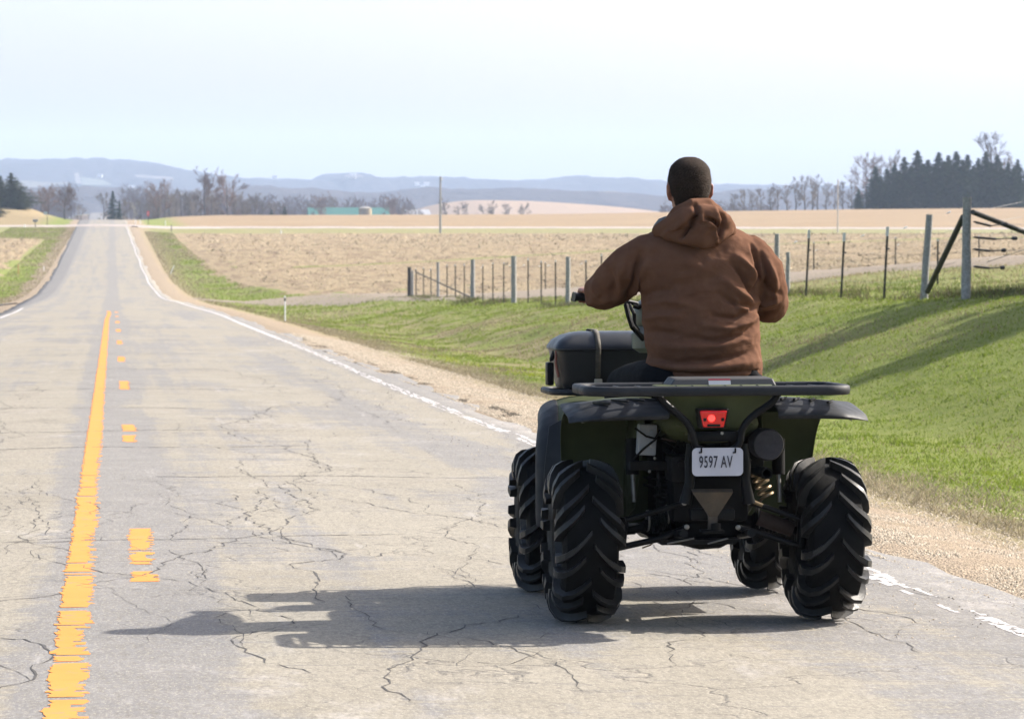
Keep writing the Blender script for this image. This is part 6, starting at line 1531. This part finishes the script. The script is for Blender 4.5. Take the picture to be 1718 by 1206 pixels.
scatter_blades('grass', 60000, lambda g, n: g.uniform(4.2, 15, n), lambda g, n: g.uniform(120, 440, n), lambda g, X, Y: g.uniform(.05, .15, len(X)), gcol, M_blade, 'spring grass between the far shoulder and the stubble field', 'grass', .004, 5, .5,
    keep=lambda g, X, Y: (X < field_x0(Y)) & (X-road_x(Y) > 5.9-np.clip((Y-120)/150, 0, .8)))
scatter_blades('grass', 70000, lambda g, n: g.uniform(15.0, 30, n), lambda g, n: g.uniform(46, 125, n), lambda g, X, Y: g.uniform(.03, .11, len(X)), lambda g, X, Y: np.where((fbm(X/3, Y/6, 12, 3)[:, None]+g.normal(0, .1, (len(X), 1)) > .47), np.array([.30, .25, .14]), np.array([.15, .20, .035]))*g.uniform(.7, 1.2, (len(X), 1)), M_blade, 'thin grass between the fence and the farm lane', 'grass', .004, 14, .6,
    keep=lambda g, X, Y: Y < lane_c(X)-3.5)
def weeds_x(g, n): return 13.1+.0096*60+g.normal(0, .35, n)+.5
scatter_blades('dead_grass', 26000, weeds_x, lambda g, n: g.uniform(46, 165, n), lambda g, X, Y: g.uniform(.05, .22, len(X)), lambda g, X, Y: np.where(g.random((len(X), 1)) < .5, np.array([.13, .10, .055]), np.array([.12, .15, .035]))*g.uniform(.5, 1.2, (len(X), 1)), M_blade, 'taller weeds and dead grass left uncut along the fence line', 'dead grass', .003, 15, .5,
    keep=lambda g, X, Y: (fbm(X, Y*.25, 61, 3) > .48))
# dead grass tufts at the edge of the shoulder
def scol(g, X, Y): return np.array([.31, .26, .165])*g.uniform(.55, 1.25, (len(X), 1))
scatter_blades('dead_grass', 42000, lambda g, n: 5.3+np.abs(g.normal(0, .75, n)), lambda g, n: np.exp(g.uniform(math.log(15), math.log(110), n)), lambda g, X, Y: g.uniform(.02, .09, len(X)), scol, M_blade, 'dead straw coloured grass along the edge of the gravel shoulder', 'dead grass', .003, 6, 1.1,
    keep=lambda g, X, Y: fbm(X*1.2, Y*.5, 44, 3) > .42)
# corn residue on the field
def ccol(g, X, Y):
    b = g.uniform(0, 1, (len(X), 1)); return np.array([.17, .13, .08])*(1-b)+np.array([.56, .48, .33])*b
def fkeep(g, X, Y):
    row = (np.sin((X*.24+Y*.97)*2*np.pi/3.4+2.2*(fbm(X/7, Y/7, 9, 2)-.5)) > -.35)
    ok = np.where(Y > 150, X > field_x0(Y)+1.2, X > np.interp(Y, [70, 86, 100, 140, 152], [46, 33, 28, 24, 22]))
    return ok & (row | (g.random(len(X)) < .25))
def stubble():
    g = np.random.default_rng(12); n = 230000; Y = np.exp(g.uniform(math.log(84), math.log(432), n)); X = Y*g.uniform(.02, .33, n)
    k = fkeep(g, X, Y); X, Y = X[k], Y[k]; n = len(X); Z = height(X, Y)+.03
    s = .036*(.5+Y/170)*g.uniform(.5, 1.6, n)*(1+1.2*(g.random(n) < .06)); d = g.normal(size=(n, 3)); d[:, 2] = np.abs(d[:, 2])*.9; d /= np.linalg.norm(d, axis=1)[:, None]; e = g.normal(size=(n, 3))*.35
    c = np.stack([X, Y, Z], -1); V = np.stack([c-d*s[:, None]*.2-e*s[:, None]*.5, c-d*s[:, None]*.2+e*s[:, None]*.5, c+d*s[:, None]*1.4], 1).reshape(-1, 3)
    o = np_mesh('corn_residue', V, np.arange(3*n).reshape(-1, 3), M_straw, colors=np.repeat(ccol(g, X, Y), 3, 0)); tag(o, 'pale dry corn stalks and husks littering the harvested field', 'corn residue', kind='stuff')
    n = 16000; Y = g.uniform(225, 390, n); X = -g.uniform(8.4, 40, n); Z = height(X, Y)+.05; s = .045*(.5+Y/200)*g.uniform(.5, 1.5, n); d = g.normal(size=(n, 3)); d[:, 2] = np.abs(d[:, 2]); e = g.normal(size=(n, 3))*.4; c = np.stack([X, Y, Z], -1)
    V = np.stack([c-e*s[:, None]*.5, c+e*s[:, None]*.5, c+d*s[:, None]], 1).reshape(-1, 3); o = np_mesh('corn_residue', V, np.arange(3*n).reshape(-1, 3), M_straw, colors=np.repeat(ccol(g, X, Y), 3, 0)); tag(o, 'pale dry corn stalks littering the field left of the road', 'corn residue', kind='stuff')
stubble()
# loose stones on the shoulder and pavement edge
def stones():
    g = np.random.default_rng(21); n = 95000; Y = np.exp(g.uniform(math.log(12), math.log(75), n)); X = 3.62 + np.abs(g.normal(0, 1, n))*.95
    r = g.random(n) < .025; X[r] = g.uniform(2.6, 3.65, r.sum()); k = X < 6.2; X, Y, r = X[k], Y[k], r[k]; n = len(X)
    base = rz(3.6, Y)-.035; hh_ = height(X, Y)+.012; w = np.clip((X-3.55)/.55, 0, 1); Z = np.where(X < 3.66, rz(X, Y)+.002, base*(1-w)+hh_*w)
    s = g.uniform(.002, .007, n)*(1+Y/60)*np.where(r, .7, 1); octa = np.array([[1, 0, 0], [0, 1, 0], [-1, 0, 0], [0, -1, 0], [0, 0, .8]])
    V = np.stack([X, Y, Z], -1)[:, None, :] + octa[None]*s[:, None, None]*g.uniform(.6, 1.4, (n, 5, 1)); f = np.array([[0, 1, 4], [1, 2, 4], [2, 3, 4], [3, 0, 4]])
    F = (np.arange(n)[:, None, None]*5+f[None]).reshape(-1, 3); b = g.uniform(0, 1, (n, 1)); dark = (fbm(X*2, Y*.8, 12, 3) > .60)[:, None] & (X[:, None] < 3.95)
    c = np.array([.17, .14, .10])*(1-b)+np.array([.47, .40, .31])*b; c = np.where(dark, c*.22, c)
    o = np_mesh('loose_gravel', V.reshape(-1, 3), F, M_stone, colors=np.repeat(c, 5, 0)); tag(o, 'loose buff gravel on the road shoulder', 'gravel', kind='stuff')
stones()
# ------------------------------------------------------------------ haze (air)
def make_haze():
    mb = MB(); x0, x1, y0, y1, z0, z1 = -4600, 4600, -120, 9400, -60, 190
    mb.add([(x0,y0,z0),(x1,y0,z0),(x1,y1,z0),(x0,y1,z0),(x0,y0,z1),(x1,y0,z1),(x1,y1,z1),(x0,y1,z1)], [(3,2,1,0),(4,5,6,7),(0,1,5,4),(1,2,6,5),(2,3,7,6),(3,0,4,7)])
    m = bpy.data.materials.new('haze_air'); m.use_nodes = True; t = m.node_tree; t.nodes.clear()
    o = t.nodes.new('ShaderNodeOutputMaterial'); v = t.nodes.new('ShaderNodeVolumePrincipled')
    v.inputs['Color'].default_value = (.54, .67, .90, 1); v.inputs['Density'].default_value = HAZE; v.inputs['Anisotropy'].default_value = 0.0
    t.links.new(v.outputs[0], o.inputs['Volume'])
    ob = mb.build('haze', m, smooth=False); tag(ob, kind='stuff'); ob['label'] = 'thin pale blue haze in the air'; ob['category'] = 'haze'
HAZE = 0.00016
make_haze()
